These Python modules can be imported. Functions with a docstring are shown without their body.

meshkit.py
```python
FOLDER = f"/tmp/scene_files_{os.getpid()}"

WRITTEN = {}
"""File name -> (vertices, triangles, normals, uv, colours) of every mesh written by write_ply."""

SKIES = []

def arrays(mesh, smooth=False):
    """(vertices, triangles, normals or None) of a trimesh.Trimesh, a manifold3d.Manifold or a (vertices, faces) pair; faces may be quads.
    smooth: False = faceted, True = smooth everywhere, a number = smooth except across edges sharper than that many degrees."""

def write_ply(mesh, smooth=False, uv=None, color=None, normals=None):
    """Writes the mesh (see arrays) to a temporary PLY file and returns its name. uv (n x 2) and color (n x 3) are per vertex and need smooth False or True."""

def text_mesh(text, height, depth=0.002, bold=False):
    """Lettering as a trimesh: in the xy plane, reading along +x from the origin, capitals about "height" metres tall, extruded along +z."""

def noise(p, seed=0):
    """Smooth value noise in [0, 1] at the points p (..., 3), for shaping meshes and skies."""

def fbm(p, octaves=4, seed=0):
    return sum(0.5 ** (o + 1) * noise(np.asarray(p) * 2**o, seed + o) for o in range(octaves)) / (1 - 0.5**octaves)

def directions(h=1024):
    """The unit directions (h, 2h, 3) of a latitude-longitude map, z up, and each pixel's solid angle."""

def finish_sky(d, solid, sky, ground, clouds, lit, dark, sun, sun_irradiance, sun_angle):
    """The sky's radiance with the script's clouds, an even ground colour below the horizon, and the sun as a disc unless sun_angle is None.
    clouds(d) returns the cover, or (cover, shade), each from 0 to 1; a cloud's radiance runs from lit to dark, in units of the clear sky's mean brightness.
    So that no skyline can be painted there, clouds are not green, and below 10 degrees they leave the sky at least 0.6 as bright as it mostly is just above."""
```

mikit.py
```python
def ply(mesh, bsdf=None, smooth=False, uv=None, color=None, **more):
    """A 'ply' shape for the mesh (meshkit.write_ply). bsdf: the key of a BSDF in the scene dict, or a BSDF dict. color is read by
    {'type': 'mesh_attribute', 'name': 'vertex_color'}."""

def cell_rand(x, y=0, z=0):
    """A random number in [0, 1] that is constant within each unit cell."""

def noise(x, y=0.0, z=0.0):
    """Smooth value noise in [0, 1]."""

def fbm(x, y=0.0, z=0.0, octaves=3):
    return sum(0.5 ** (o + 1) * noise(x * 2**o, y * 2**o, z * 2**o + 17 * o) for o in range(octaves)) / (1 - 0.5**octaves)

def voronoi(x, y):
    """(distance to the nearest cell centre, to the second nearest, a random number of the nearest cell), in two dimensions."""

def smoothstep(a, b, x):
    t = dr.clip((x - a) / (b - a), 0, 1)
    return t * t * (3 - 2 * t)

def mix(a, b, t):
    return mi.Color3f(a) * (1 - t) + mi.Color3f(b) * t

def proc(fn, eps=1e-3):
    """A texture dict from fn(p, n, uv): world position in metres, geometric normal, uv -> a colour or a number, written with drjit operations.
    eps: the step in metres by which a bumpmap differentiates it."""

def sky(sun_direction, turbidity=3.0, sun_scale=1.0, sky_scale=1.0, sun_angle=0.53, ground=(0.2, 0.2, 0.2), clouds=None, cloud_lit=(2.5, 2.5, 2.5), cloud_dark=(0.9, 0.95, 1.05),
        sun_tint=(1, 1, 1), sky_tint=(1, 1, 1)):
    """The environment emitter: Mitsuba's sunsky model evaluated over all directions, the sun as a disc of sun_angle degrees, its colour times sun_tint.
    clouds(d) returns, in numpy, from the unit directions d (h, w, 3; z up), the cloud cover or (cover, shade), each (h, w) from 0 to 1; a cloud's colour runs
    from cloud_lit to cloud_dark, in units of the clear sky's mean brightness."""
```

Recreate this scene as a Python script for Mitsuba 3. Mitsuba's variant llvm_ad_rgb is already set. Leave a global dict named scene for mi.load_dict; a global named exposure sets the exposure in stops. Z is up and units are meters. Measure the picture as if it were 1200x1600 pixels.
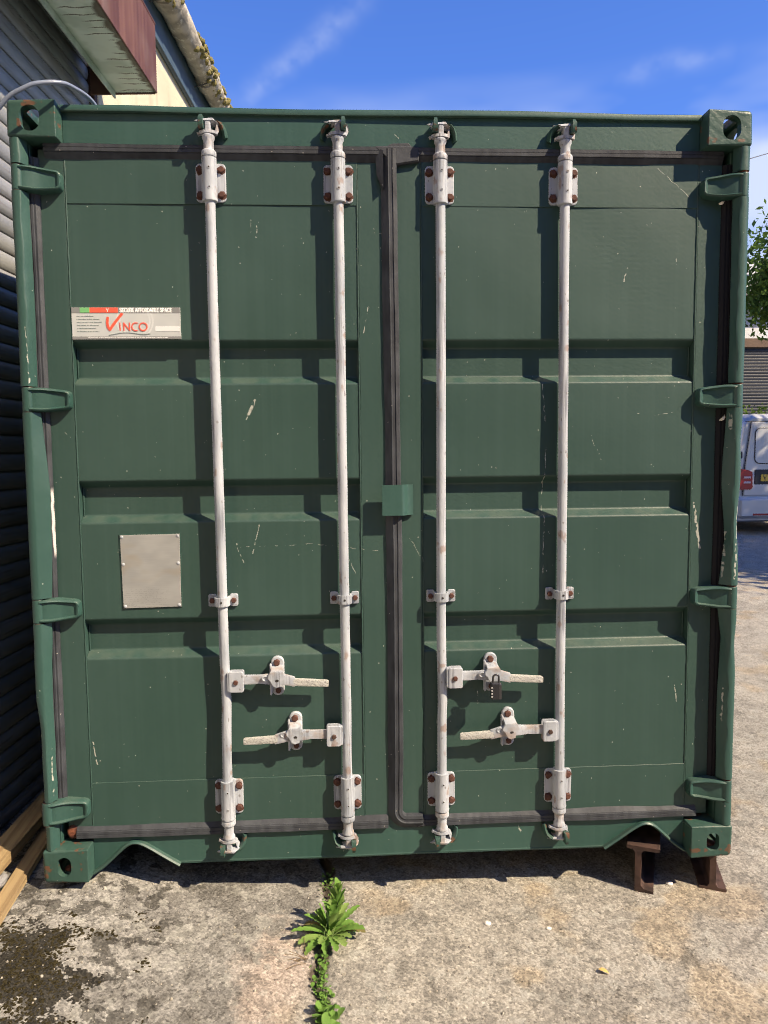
import math, random
import numpy as np, trimesh, mitsuba as mi, drjit as dr, mikit, meshkit
import manifold3d as m3
from shapely.geometry import Polygon, LineString, Point, box as sbox
from shapely.ops import unary_union
from mikit import proc, noise, fbm, voronoi, cell_rand, smoothstep, mix

random.seed(7)
RNG = np.random.default_rng(7)
T = mi.ScalarTransform4f
scene, labels, used = {}, {}, set()

# ------------------------------------------------------------------ camera, sky, exposure
CAM = np.array([-0.1641, -2.4845, 1.4709])
FWD = np.array([0.0533, 0.9953, -0.0804])
UPV = np.array([0.0144, 0.0797, 0.9967])
scene['camera'] = {'type': 'perspective', 'fov': 55.105, 'fov_axis': 'x', 'near_clip': 0.05, 'far_clip': 2000.0,
                   'to_world': T().look_at(origin=CAM.tolist(), target=(CAM + FWD).tolist(), up=UPV.tolist())}
SUN = np.array([1.5, -1.0, 1.65])
exposure = 1.85


def sky_clouds(d):
    def streak(a, b, width, seed):
        a, b = np.array(a) / np.linalg.norm(a), np.array(b) / np.linalg.norm(b)
        nrm = np.cross(a, b); nrm /= np.linalg.norm(nrm)
        side = np.cross(nrm, a)
        t = np.arctan2(d @ side, d @ a) / np.arccos(a @ b)
        wob = (meshkit.fbm(d * 14, 3, seed) - 0.5) * 0.022
        off = np.abs(d @ nrm + wob)
        ragged = meshkit.fbm(d * np.array([60, 60, 60]), 4, seed + 5)
        ends = np.clip((t + 0.2) / 0.4, 0, 1) * np.clip((1.15 - t) / 0.4, 0, 1)
        return np.exp(-(off / width) ** 2) * ends * np.clip((ragged - 0.12) * 1.35, 0, 1)
    c = 0.34 * streak([-0.118, 0.906, 0.407], [0.027, 0.864, 0.503], 0.0125, 3)
    c = np.maximum(c, 0.24 * streak([0.318, 0.849, 0.420], [0.418, 0.804, 0.423], 0.010, 11))
    el = np.degrees(np.arcsin(np.clip(d[..., 2], -1, 1)))
    low = np.clip((26 - el) / 6, 0, 1) * np.clip((meshkit.fbm(d * np.array([3.5, 3.5, 9]) + 2.3, 5, 21) - 0.47) * 4.2, 0, 1)
    haze = np.clip((18 - el) / 18, 0, 1) * 0.15
    return np.clip(np.maximum(c, np.maximum(low * 0.85, haze)), 0, 1)


scene['sky'] = mikit.sky(SUN.tolist(), turbidity=2.0, sun_scale=1.7, sky_scale=0.9, ground=(0.12, 0.12, 0.12), clouds=sky_clouds, cloud_lit=(1.9, 2.1, 2.6), sky_tint=(1.02, 1.28, 2.12), sun_tint=(1.0, 1.0, 0.97))


# ------------------------------------------------------------------ helpers
def keyfor(name, parent=None):
    base = f'{parent}__{name}' if parent else name
    k, i = base, 0
    while k in used:
        i += 1
        k = f'{base}_{i:03d}'
    used.add(k)
    return k


def thing(name, label, cat, group=None):
    k = keyfor(name)
    labels[k] = {'label': label, 'category': cat}
    if group:
        labels[k]['group'] = group
    return k


def add(name, mesh, bsdf, parent=None, smooth=False, label=None, kind=None, **more):
    k = keyfor(name, parent)
    scene[k] = mikit.ply(mesh, 'mat_' + bsdf, smooth, **more)
    if label or kind:
        labels[k] = {}
        if label: labels[k]['label'] = label
        if kind: labels[k]['kind'] = kind
    return k


def single(name, mesh, bsdf, label, cat, smooth=False, group=None, kind=None):
    k = add(name, mesh, bsdf, None, smooth)
    labels[k] = {'label': label, 'category': cat}
    if group: labels[k]['group'] = group
    if kind: labels[k]['kind'] = kind
    return k


def mani(tm):
    return m3.Manifold(m3.Mesh(np.asarray(tm.vertices, np.float32), np.asarray(tm.faces, np.uint32)))


def tri(man):
    m = man.to_mesh()
    return trimesh.Trimesh(m.vert_properties[:, :3], m.tri_verts, process=False)


def hull(pts):
    return trimesh.convex.convex_hull(np.asarray(pts, float))


def box(x0, x1, y0, y1, z0, z1, b=0.002):
    b = min(b, (x1 - x0) * 0.45, (y1 - y0) * 0.45, (z1 - z0) * 0.45)
    if b <= 0:
        return trimesh.creation.box(bounds=[[x0, y0, z0], [x1, y1, z1]])
    pts = []
    for X, sx in ((x0, 1), (x1, -1)):
        for Y, sy in ((y0, 1), (y1, -1)):
            for Z, sz in ((z0, 1), (z1, -1)):
                pts += [(X, Y + sy * b, Z + sz * b), (X + sx * b, Y, Z + sz * b), (X + sx * b, Y + sy * b, Z)]
    return hull(pts)


def cat(*ms):
    flat = []
    for m in ms:
        flat += list(m) if isinstance(m, (list, tuple)) else [m]
    return trimesh.util.concatenate(flat)


def lathe(prof, axis_xy=(0, 0), n=28):
    """prof: (radius, z) pairs bottom to top -> closed surface of revolution round a vertical axis."""
    prof = [(0, prof[0][1])] + list(prof) + [(0, prof[-1][1])]
    a = np.arange(n) * 2 * np.pi / n
    v, f = [], []
    for r, z in prof:
        v.append(np.stack([axis_xy[0] + max(r, 1e-5) * np.cos(a), axis_xy[1] + max(r, 1e-5) * np.sin(a), np.full(n, z)], 1))
    v = np.vstack(v)
    for k in range(len(prof) - 1):
        for i in range(n):
            j = (i + 1) % n
            f += [(k * n + i, k * n + j, k * n + n + j), (k * n + i, k * n + n + j, k * n + n + i)]
    return trimesh.Trimesh(v, f, process=False)


def tube(path, r, n=10, cap=True):
    path = np.asarray(path, float)
    r = np.broadcast_to(np.asarray(r, float), (len(path),))
    tan = np.gradient(path, axis=0)
    tan /= np.linalg.norm(tan, axis=1, keepdims=True) + 1e-12
    ref = np.array([0, 0, 1.0]) if abs(tan[0][2]) < 0.9 else np.array([1.0, 0, 0])
    v, f = [], []
    a = np.arange(n) * 2 * np.pi / n
    nx = np.cross(tan[0], ref)
    for p, t, rr in zip(path, tan, r):
        nx = nx - t * (nx @ t)
        nx /= np.linalg.norm(nx) + 1e-12
        ny = np.cross(t, nx)
        v.append(p + rr * (np.cos(a)[:, None] * nx + np.sin(a)[:, None] * ny))
    v = np.vstack(v)
    for k in range(len(path) - 1):
        for i in range(n):
            j = (i + 1) % n
            f += [(k * n + i, k * n + j, k * n + n + j), (k * n + i, k * n + n + j, k * n + n + i)]
    if cap:
        m = len(v)
        v = np.vstack([v, path[:1], path[-1:]])
        e = (len(path) - 1) * n
        for i in range(n):
            j = (i + 1) % n
            f += [(m, j, i), (m + 1, e + i, e + j)]
    return trimesh.Trimesh(v, f, process=False)


def prism(poly, y0, y1):
    """A polygon in the xz plane (shapely or points), thick from y0 (front) to y1."""
    poly = poly if hasattr(poly, 'geom_type') else Polygon(poly)
    ms = []
    for g in getattr(poly, 'geoms', [poly]):
        m = trimesh.creation.extrude_polygon(g, y1 - y0, engine='earcut')
        v = np.array(m.vertices)
        ms.append(trimesh.Trimesh(np.stack([v[:, 0], v[:, 2] + y0, v[:, 1]], 1), np.array(m.faces)[:, ::-1], process=False))
    return cat(ms)


def bprism(poly, y0, y1, c=0.002):
    """prism with its front edge chamfered."""
    poly = poly if hasattr(poly, 'geom_type') else Polygon(poly)
    pts = np.array(poly.exterior.coords)[:-1]
    inner = np.array(poly.buffer(-c, join_style=2).exterior.coords)
    if poly.convex_hull.area - poly.area < 1e-9:
        return hull([(x, y0 + c, z) for x, z in pts] + [(x, y1, z) for x, z in pts] + [(x, y0, z) for x, z in inner])
    return cat(prism(poly, y0 + c, y1), prism(poly.buffer(-c, join_style=2), y0, y0 + c + 0.0005))


def rrect(x0, x1, z0, z1, r, n=6):
    return sbox(x0 + r, z0 + r, x1 - r, z1 - r).buffer(r, quad_segs=n)


def extrude_x(poly, x0, x1):
    """A polygon in the (y, z) plane, long from x0 to x1."""
    poly = poly if hasattr(poly, 'geom_type') else Polygon(poly)
    m = trimesh.creation.extrude_polygon(poly, x1 - x0, engine='earcut')
    v = np.array(m.vertices)
    return trimesh.Trimesh(np.stack([v[:, 2] + x0, v[:, 0], v[:, 1]], 1), np.array(m.faces), process=False)


def extrude_z(poly, z0, z1):
    """A polygon in the (x, y) plane, long from z0 to z1."""
    poly = poly if hasattr(poly, 'geom_type') else Polygon(poly)
    m = trimesh.creation.extrude_polygon(poly, z1 - z0, engine='earcut')
    return m.apply_translation([0, 0, z0])


def loft(rings, closed=True, caps=True):
    """rings: (k, n, 3)"""
    R = np.asarray(rings, float)
    k, n = R.shape[:2]
    v, f = R.reshape(-1, 3), []
    for a in range(k - 1):
        for i in range(n if closed else n - 1):
            j = (i + 1) % n
            f += [(a * n + i, a * n + j, a * n + n + j), (a * n + i, a * n + n + j, a * n + n + i)]
    if caps:
        for base, rev in ((0, True), ((k - 1) * n, False)):
            m = len(v)
            v = np.vstack([v, v[base:base + n].mean(0)])
            for i in range(n):
                j = (i + 1) % n
                f.append((m, base + j, base + i) if rev else (m, base + i, base + j))
    t = trimesh.Trimesh(v, f, process=False)
    return t


def moved(m, x=0, y=0, z=0):
    m = m.copy(); m.apply_translation([x, y, z]); return m


def text(t, x, z, h, y, depth=0.0006, bold=False, width=None):
    """Lettering upright in the xz plane facing -y."""
    m = meshkit.text_mesh(t, h, depth, bold)
    v = np.array(m.vertices)
    s = 1.0 if width is None else width / max(v[:, 0].max(), 1e-6)
    return trimesh.Trimesh(np.stack([x + v[:, 0] * s, y - v[:, 2], z + v[:, 1]], 1), m.faces, process=False)


# ------------------------------------------------------------------ materials
def rgb(*c):
    return {'type': 'rgb', 'value': list(c)}


def mat(name, color, rough=0.5, bump=None, bscale=1.0, eps=1e-3, **kw):
    b = {'type': 'principled', 'base_color': color, 'roughness': rough, **kw}
    if bump is not None:
        b = {'type': 'bumpmap', 'arbitrary': proc(bump, eps), 'scale': bscale, 'bsdf': b}
    scene['mat_' + name] = {'type': 'twosided', 'bsdf': b}
    return name


SCR = [(-.494, 1.589, -.433, 1.697, .0014), (-.487, 1.605, -.462, 1.655, .0045), (-.484, 1.127, -.459, 1.227, .0013), (-.465, 2.247, -.466, 2.211, .0016), (-.444, 2.232, -.445, 2.195, .0013),
       (-.075, 1.964, -.091, 1.878, .0012), (.82, 2.094, .81, 2.051, .0018), (.995, 2.129, .996, 2.112, .0018), (.528, 1.703, .538, 1.57, .0013),
       (.541, 1.481, .533, 1.03, .0014), (-.538, 1.162, -.517, 1.095, .0016), (-1.053, .474, -1.041, .393, .0018), (.445, .114, .462, .09, .0018),
       (.86, 1.60, .93, 1.592, .0010), (.93, 1.592, .99, 1.602, .0009), (.70, 1.52, .74, 1.44, .0008), (-.30, 1.16, -.05, 1.13, .0007), (-.55, 1.15, -.30, 1.155, .0007),
       (-.05, 2.21, .01, 2.205, .0011), (-.03, 2.16, -.025, 2.12, .0012), (-1.10, 1.55, -1.085, 1.53, .001), (.30, .62, .302, .575, .0011), (.02, 2.53, .05, 2.49, .0009),
       (.155, .53, .15, .30, .0007), (1.02, .62, 1.03, .56, .0012), (-.15, 1.1, -.13, 1.05, .001), (.92, 2.43, 1.04, 2.33, .0006), (.06, 1.18, .11, 1.09, .0008), (1.075, 1.28, 1.10, 1.12, .0042),
       (1.206, 1.27, 1.198, 1.02, .0035), (1.173, 1.18, 1.168, 1.02, .0028), (1.178, 1.60, 1.176, 1.54, .003), (1.175, .62, 1.172, .50, .002), (-1.19, 1.9, -1.186, 1.7, .0012), (-1.178, .47, -1.176, .30, .0012)]


def paint_marks(p):
    """0..1 cover of pale chips, scratches and bird specks on the front of the container."""
    x, y, z = p.x, p.y, p.z
    w = (noise(x * 60, z * 60) - 0.5) * 0.006
    m = mi.Float(0)
    for ax, az, bx, bz, r in SCR:
        dx, dz = bx - ax, bz - az
        t = dr.clip(((x - ax) * dx + (z - az) * dz) / (dx * dx + dz * dz), 0, 1)
        d = dr.sqrt(dr.square(x + w - ax - t * dx) + dr.square(z + w - az - t * dz))
        m = dr.maximum(m, 1 - smoothstep(r * 0.6, r * 1.4, d))
    m = m * smoothstep(0.25, 0.45, noise(x * 130, z * 130, 3))
    d1, _, r1 = voronoi(x * 11, z * 8 + y)
    sp = (1 - smoothstep(0.012, 0.024, d1)) * smoothstep(0.74, 0.78, r1)
    d2, _, r2 = voronoi(x * 30 + 4, z * 22 + y * 3)
    sp2 = (1 - smoothstep(0.022, 0.045, d2)) * smoothstep(0.91, 0.94, r2)
    return dr.maximum(m, dr.maximum(sp * 0.8, sp2 * 0.6))


def green(base, dusty):
    base, dusty = mi.Color3f(base), mi.Color3f(dusty)

    def fn(p, n, uv):
        a = fbm(p.x * 2.6 + 3, p.y * 2.6, p.z * 1.7, 4)
        streak = noise(p.x * 55, p.y * 6, p.z * 1.1) * 0.6 + noise(p.x * 160, p.y * 9, p.z * 2.0) * 0.4
        fine = noise(p.x * 210, p.y * 210, p.z * 210)
        k = dr.clip(0.62 * smoothstep(0.25, 0.78, a) + 0.24 * smoothstep(0.35, 0.8, streak) + 0.10 + (fine - 0.5) * 0.14, 0, 1)
        c = base * (1 - k) + dusty * k
        up = dr.clip(n.z, 0, 1)
        c = mix(c, mi.Color3f(0.11, 0.125, 0.10), up * 0.28 * smoothstep(0.25, 0.7, fbm(p.x * 25, p.y * 25, p.z * 25, 2)))
        return mix(c, mi.Color3f(0.40, 0.41, 0.37), paint_marks(p) * 0.9)
    return fn


def dents(p, n, uv):
    return 0.0030 * fbm(p.x * 3.1, p.y * 2, p.z * 3.4, 2) + 0.00025 * noise(p.x * 120, p.y * 120, p.z * 120) + 0.0007 * noise(p.x * 11, p.y * 11, p.z * 9)


def lumpy(p, n, uv):
    return 0.0016 * noise(p.x * 26, p.y * 26, p.z * 26) + 0.0008 * noise(p.x * 75, p.y * 75, p.z * 75) + 0.0003 * noise(p.x * 230, p.y * 230, p.z * 230)


mat('door_paint', proc(green((0.0210, 0.0530, 0.0440), (0.0350, 0.0725, 0.0635))), 0.48, dents, 1.0, 2e-3, specular=0.52)
mat('frame_paint', proc(green((0.0215, 0.0610, 0.0510), (0.0365, 0.0850, 0.0745))), 0.45, dents, 0.8, 2e-3, specular=0.45)
def cast_green(p, n, uv):
    c = green((0.0240, 0.0610, 0.0495), (0.041, 0.0850, 0.0725))(p, n, uv)
    r = smoothstep(0.66, 0.72, fbm(p.x * 34 + 2, p.y * 34, p.z * 34, 4))
    return mix(c, mi.Color3f(0.13, 0.055, 0.03), r * 0.75)


mat('cast_paint', proc(cast_green), 0.42, lumpy, 1.0, 1e-3, specular=0.35)


def white_paint(p, n, uv):
    a = fbm(p.x * 16, p.y * 16, p.z * 5, 3)
    s = noise(p.x * 260, p.y * 260, p.z * 9)
    c = mix(mi.Color3f(0.405, 0.43, 0.475), mi.Color3f(0.305, 0.335, 0.38), smoothstep(0.35, 0.75, a))
    c = mix(c, mi.Color3f(0.15, 0.16, 0.19), smoothstep(0.44, 0.70, fbm(p.x * 30, p.y * 30, p.z * 3.2, 3)) * smoothstep(0.3, 0.75, s) * 0.8)
    r = smoothstep(0.66, 0.77, fbm(p.x * 42 + 9, p.y * 42, p.z * 22, 3))
    c = mix(c, mi.Color3f(0.22, 0.12, 0.07), r * 0.55)
    chip = smoothstep(0.86, 0.90, noise(p.x * 120, p.y * 120, p.z * 45))
    return mix(c, mi.Color3f(0.12, 0.10, 0.09), chip * 0.6)


mat('white_paint', proc(white_paint), 0.5, lumpy, 0.5, 1e-3)


def iron_white(p, n, uv):
    c = white_paint(p, n, uv)
    return mix(c, mi.Color3f(0.30, 0.21, 0.15), smoothstep(0.45, 0.78, fbm(p.x * 36 + 3, p.y * 36, p.z * 36, 3)) * 0.55)


mat('cast_white', proc(iron_white), 0.55, lumpy, 1.2, 1e-3)


def grip_white(p, n, uv):
    s = noise(p.x * 420, p.y * 420, p.z * 330)
    return mix(mi.Color3f(0.42, 0.42, 0.40), mi.Color3f(0.17, 0.17, 0.165), smoothstep(0.50, 0.72, s) * 0.7)


def knurl(p, n, uv):
    return 0.0016 * noise(p.x * 240, p.y * 240, p.z * 170)


mat('grip_paint', proc(grip_white), 0.6, knurl, 1.0, 6e-4)
mat('rust_bolt', proc(lambda p, n, uv: mix((0.045, 0.019, 0.016), (0.115, 0.046, 0.031), fbm(p.x * 130, p.y * 130, p.z * 130, 3))), 0.8, lumpy, 0.6)
mat('rust_bright', proc(lambda p, n, uv: mix((0.05, 0.014, 0.010), (0.22, 0.075, 0.040), smoothstep(0.3, 0.7, fbm(p.x * 60, p.y * 60, p.z * 60, 3)))), 0.8, lumpy, 1.0)


def rubber(p, n, uv):
    a = fbm(p.x * 9, p.y * 9, p.z * 9, 3)
    s = fbm(p.x * 70, p.y * 70, p.z * 14, 2)
    c = mix(mi.Color3f(0.024, 0.027, 0.034), mi.Color3f(0.057, 0.063, 0.075), smoothstep(0.25, 0.8, a * 0.6 + s * 0.4))
    d1, _, r1 = voronoi(p.x * 18, p.z * 18)
    old = (1 - smoothstep(0.002, 0.005, dr.abs(p.x + 1.1475 + 0.004 * noise(p.z * 40, 1)))) * smoothstep(1.12, 1.15, p.z) * smoothstep(1.37, 1.34, p.z)
    c = mix(c, mi.Color3f(0.6, 0.56, 0.55), old)
    return mix(c, mi.Color3f(0.3, 0.28, 0.26), (1 - smoothstep(0.02, 0.035, d1)) * smoothstep(0.8, 0.85, r1))


mat('rubber', proc(rubber), 0.62, lumpy, 0.5, specular=0.35)
mat('rubber_shaded', rgb(0.012, 0.012, 0.015), 0.7, specular=0.2)  # darker copy of the rubber: shade beside the right post put into the colour
mat('dark_hole', rgb(0.02, 0.018, 0.017), 0.9)


def steel_rust(p, n, uv):
    a = fbm(p.x * 20, p.y * 20, p.z * 20, 4)
    return mix(mi.Color3f(0.024, 0.0135, 0.0115), mi.Color3f(0.062, 0.034, 0.027), smoothstep(0.3, 0.7, a))


mat('beam_rust', proc(steel_rust), 0.75, lumpy, 1.0)


def alu(p, n, uv):
    a = fbm(p.x * 12, p.y * 12, p.z * 16, 3)
    s = noise(p.x * 40, p.y * 40, p.z * 500)
    c = mix(mi.Color3f(0.28, 0.285, 0.285), mi.Color3f(0.36, 0.365, 0.36), smoothstep(0.3, 0.7, a) * 0.7 + s * 0.3)
    zz = p.z * 150
    row = (1 - smoothstep(0.10, 0.2, dr.abs(zz - dr.floor(zz) - 0.5))) * smoothstep(0.45, 0.6, noise(p.x * 260, dr.floor(zz) * 7.3)) * smoothstep(-0.76, -0.80, p.x)
    c = mix(c, c * 0.80, row * smoothstep(1.03, 1.0, p.z) * 0.8)
    return mix(c, mi.Color3f(0.29, 0.24, 0.17), smoothstep(0.58, 0.75, fbm(p.x * 9 + 4, 1, p.z * 14, 3)) * 0.35)


mat('alu_plate', proc(alu), 0.5, metallic=0.25)


def slat_paint(p, n, uv):
    a = fbm(p.x * 9, p.y * 3, p.z * 9, 3)
    c = mix(mi.Color3f(0.185, 0.195, 0.205), mi.Color3f(0.24, 0.25, 0.26), smoothstep(0.3, 0.7, a))
    g = smoothstep(0.55, 0.8, fbm(p.x * 40, p.y * 5, p.z * 60, 3))
    return mix(c, mi.Color3f(0.13, 0.11, 0.10), g * 0.45)


mat('slat_paint', proc(slat_paint), 0.45)


def soffit_paint(p, n, uv):
    a = fbm(p.x * 14, p.y * 14, 1.0, 3)
    c = mix(mi.Color3f(0.55, 0.63, 0.56), mi.Color3f(0.42, 0.50, 0.43), smoothstep(0.35, 0.75, a))
    out = p.x + 1.552 - 0.06 * p.y - 0.108
    wv = p.y + 0.020 * fbm(p.x * 16, p.y * 5, 4, 2) + 0.10 * out
    u = wv * 18 + 0.8 * noise(wv * 8, 3)
    f = dr.abs(u - dr.floor(u) - 0.5)
    reach = smoothstep(0.0, 0.05, out - 0.17 * noise(wv * 19, 9.0))
    line = (1 - smoothstep(0.05, 0.15, f + 0.06 * noise(p.x * 60, p.y * 60))) * reach
    blot = smoothstep(0.205, 0.228, out + 0.035 * noise(p.y * 38, 7) - 0.012)
    c = mix(c, mi.Color3f(0.040, 0.030, 0.018), dr.maximum(line * 0.85, blot * 0.92))
    return mix(c, mi.Color3f(0.09, 0.14, 0.07), (1 - smoothstep(0.015, 0.07, out + 0.03 * noise(p.y * 20, 1))) * 0.6)


mat('soffit_paint', proc(soffit_paint), 0.55)


def fascia_rust(p, n, uv):
    a = fbm(p.y * 6, p.z * 1.5, 2, 4)
    s = noise(p.y * 40, p.z * 2)
    c = mix(mi.Color3f(0.080, 0.030, 0.019), mi.Color3f(0.165, 0.078, 0.052), smoothstep(0.3, 0.75, a * 0.7 + s * 0.3))
    return mix(c, mi.Color3f(0.21, 0.15, 0.125), smoothstep(0.62, 0.8, fbm(p.y * 5 + 8, p.z * 2, 5, 3)) * 0.6)


mat('fascia_rust', proc(fascia_rust), 0.6, lumpy, 0.6)


def render_wall(p, n, uv):
    a = fbm(p.x * 2, p.y * 2, p.z * 2, 4)
    c = mix(mi.Color3f(0.53, 0.48, 0.36), mi.Color3f(0.44, 0.395, 0.30), smoothstep(0.3, 0.8, a))
    return mix(c, mi.Color3f(0.22, 0.2, 0.15), smoothstep(0.55, 0.8, fbm(p.y * 12, p.z * 1.6, 3, 3)) * 0.35)


mat('cream_render', proc(render_wall), 0.9, lumpy, 1.0)
mat('blue_board', proc(lambda p, n, uv: mix((0.030, 0.055, 0.085), (0.060, 0.095, 0.125), fbm(p.y * 9, p.z * 22, p.x * 9, 3))), 0.5)


def gutter_stone(p, n, uv):
    a = fbm(p.x * 12, p.y * 12, p.z * 12, 4)
    c = mix(mi.Color3f(0.36, 0.33, 0.28), mi.Color3f(0.20, 0.185, 0.16), smoothstep(0.35, 0.7, a))
    return mix(c, mi.Color3f(0.52, 0.50, 0.44), smoothstep(0.62, 0.74, fbm(p.x * 25 + 5, p.y * 25, p.z * 25, 3)) * 0.7)


mat('gutter_stone', proc(gutter_stone), 0.9, lumpy, 3.0)
mat('gutter_moss', proc(lambda p, n, uv: mix((0.10, 0.10, 0.035), (0.21, 0.175, 0.07), noise(p.x * 90, p.y * 90, p.z * 90))), 0.95)
mat('roof_slate', rgb(0.07, 0.07, 0.075), 0.7)


def wood(p, n, uv):
    u = p.x * 0.998 + p.y * 0.06
    g = fbm(u * 95, p.y * 3.2 + 0.4 * noise(u * 12, p.y * 2), p.z * 95, 3)
    c = mix(mi.Color3f(0.31, 0.225, 0.120), mi.Color3f(0.21, 0.145, 0.075), smoothstep(0.35, 0.75, g))
    d1, _, r1 = voronoi(p.x * 9, p.y * 3.3)
    knot = (1 - smoothstep(0.05, 0.12, d1)) * smoothstep(0.55, 0.6, r1)
    c = mix(c, mi.Color3f(0.20, 0.10, 0.045), knot * 0.7)
    return mix(c, mi.Color3f(0.34, 0.34, 0.16), smoothstep(0.5, 0.8, fbm(p.x * 5, p.y * 3, p.z * 5 + 3, 2)) * 0.45)


mat('timber', proc(wood), 0.75, lumpy, 0.4)


def ground_height(x, y):
    kx = np.array([-300, -6, -2.5, -1.30, -1.08, -0.92, -0.72, -0.5, -0.25, 0.2, 0.6, 1.0, 1.5, 3, 6, 300.])
    kz = np.array([-.03, -.03, -.03, -.025, -.03, -.062, -.098, -.112, -.125, -.135, -.142, -.155, -.168, -.175, -.17, -.17])
    z = sum(np.interp(x + o, kx, kz) for o in (-.08, -.04, 0, .04, .08)) / 5
    t = np.clip((x - 1.25) / 1.6, 0, 1)
    ramp = 0.031 * np.clip(y - 0.4, 0, 8.6)
    ramp = np.where(y < 1.2, 0.0125 * np.clip(y - 0.4, 0, 1) ** 2 * 1.24, ramp - 0.0125)
    return z + ramp * t * t * (3 - 2 * t)


def crack_x(y):
    return -0.252 + 0.012 * np.sin(y * 9 + 1) + 0.007 * np.sin(y * 27 + 2) - 0.03 * np.clip(y, 0, 2)


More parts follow.
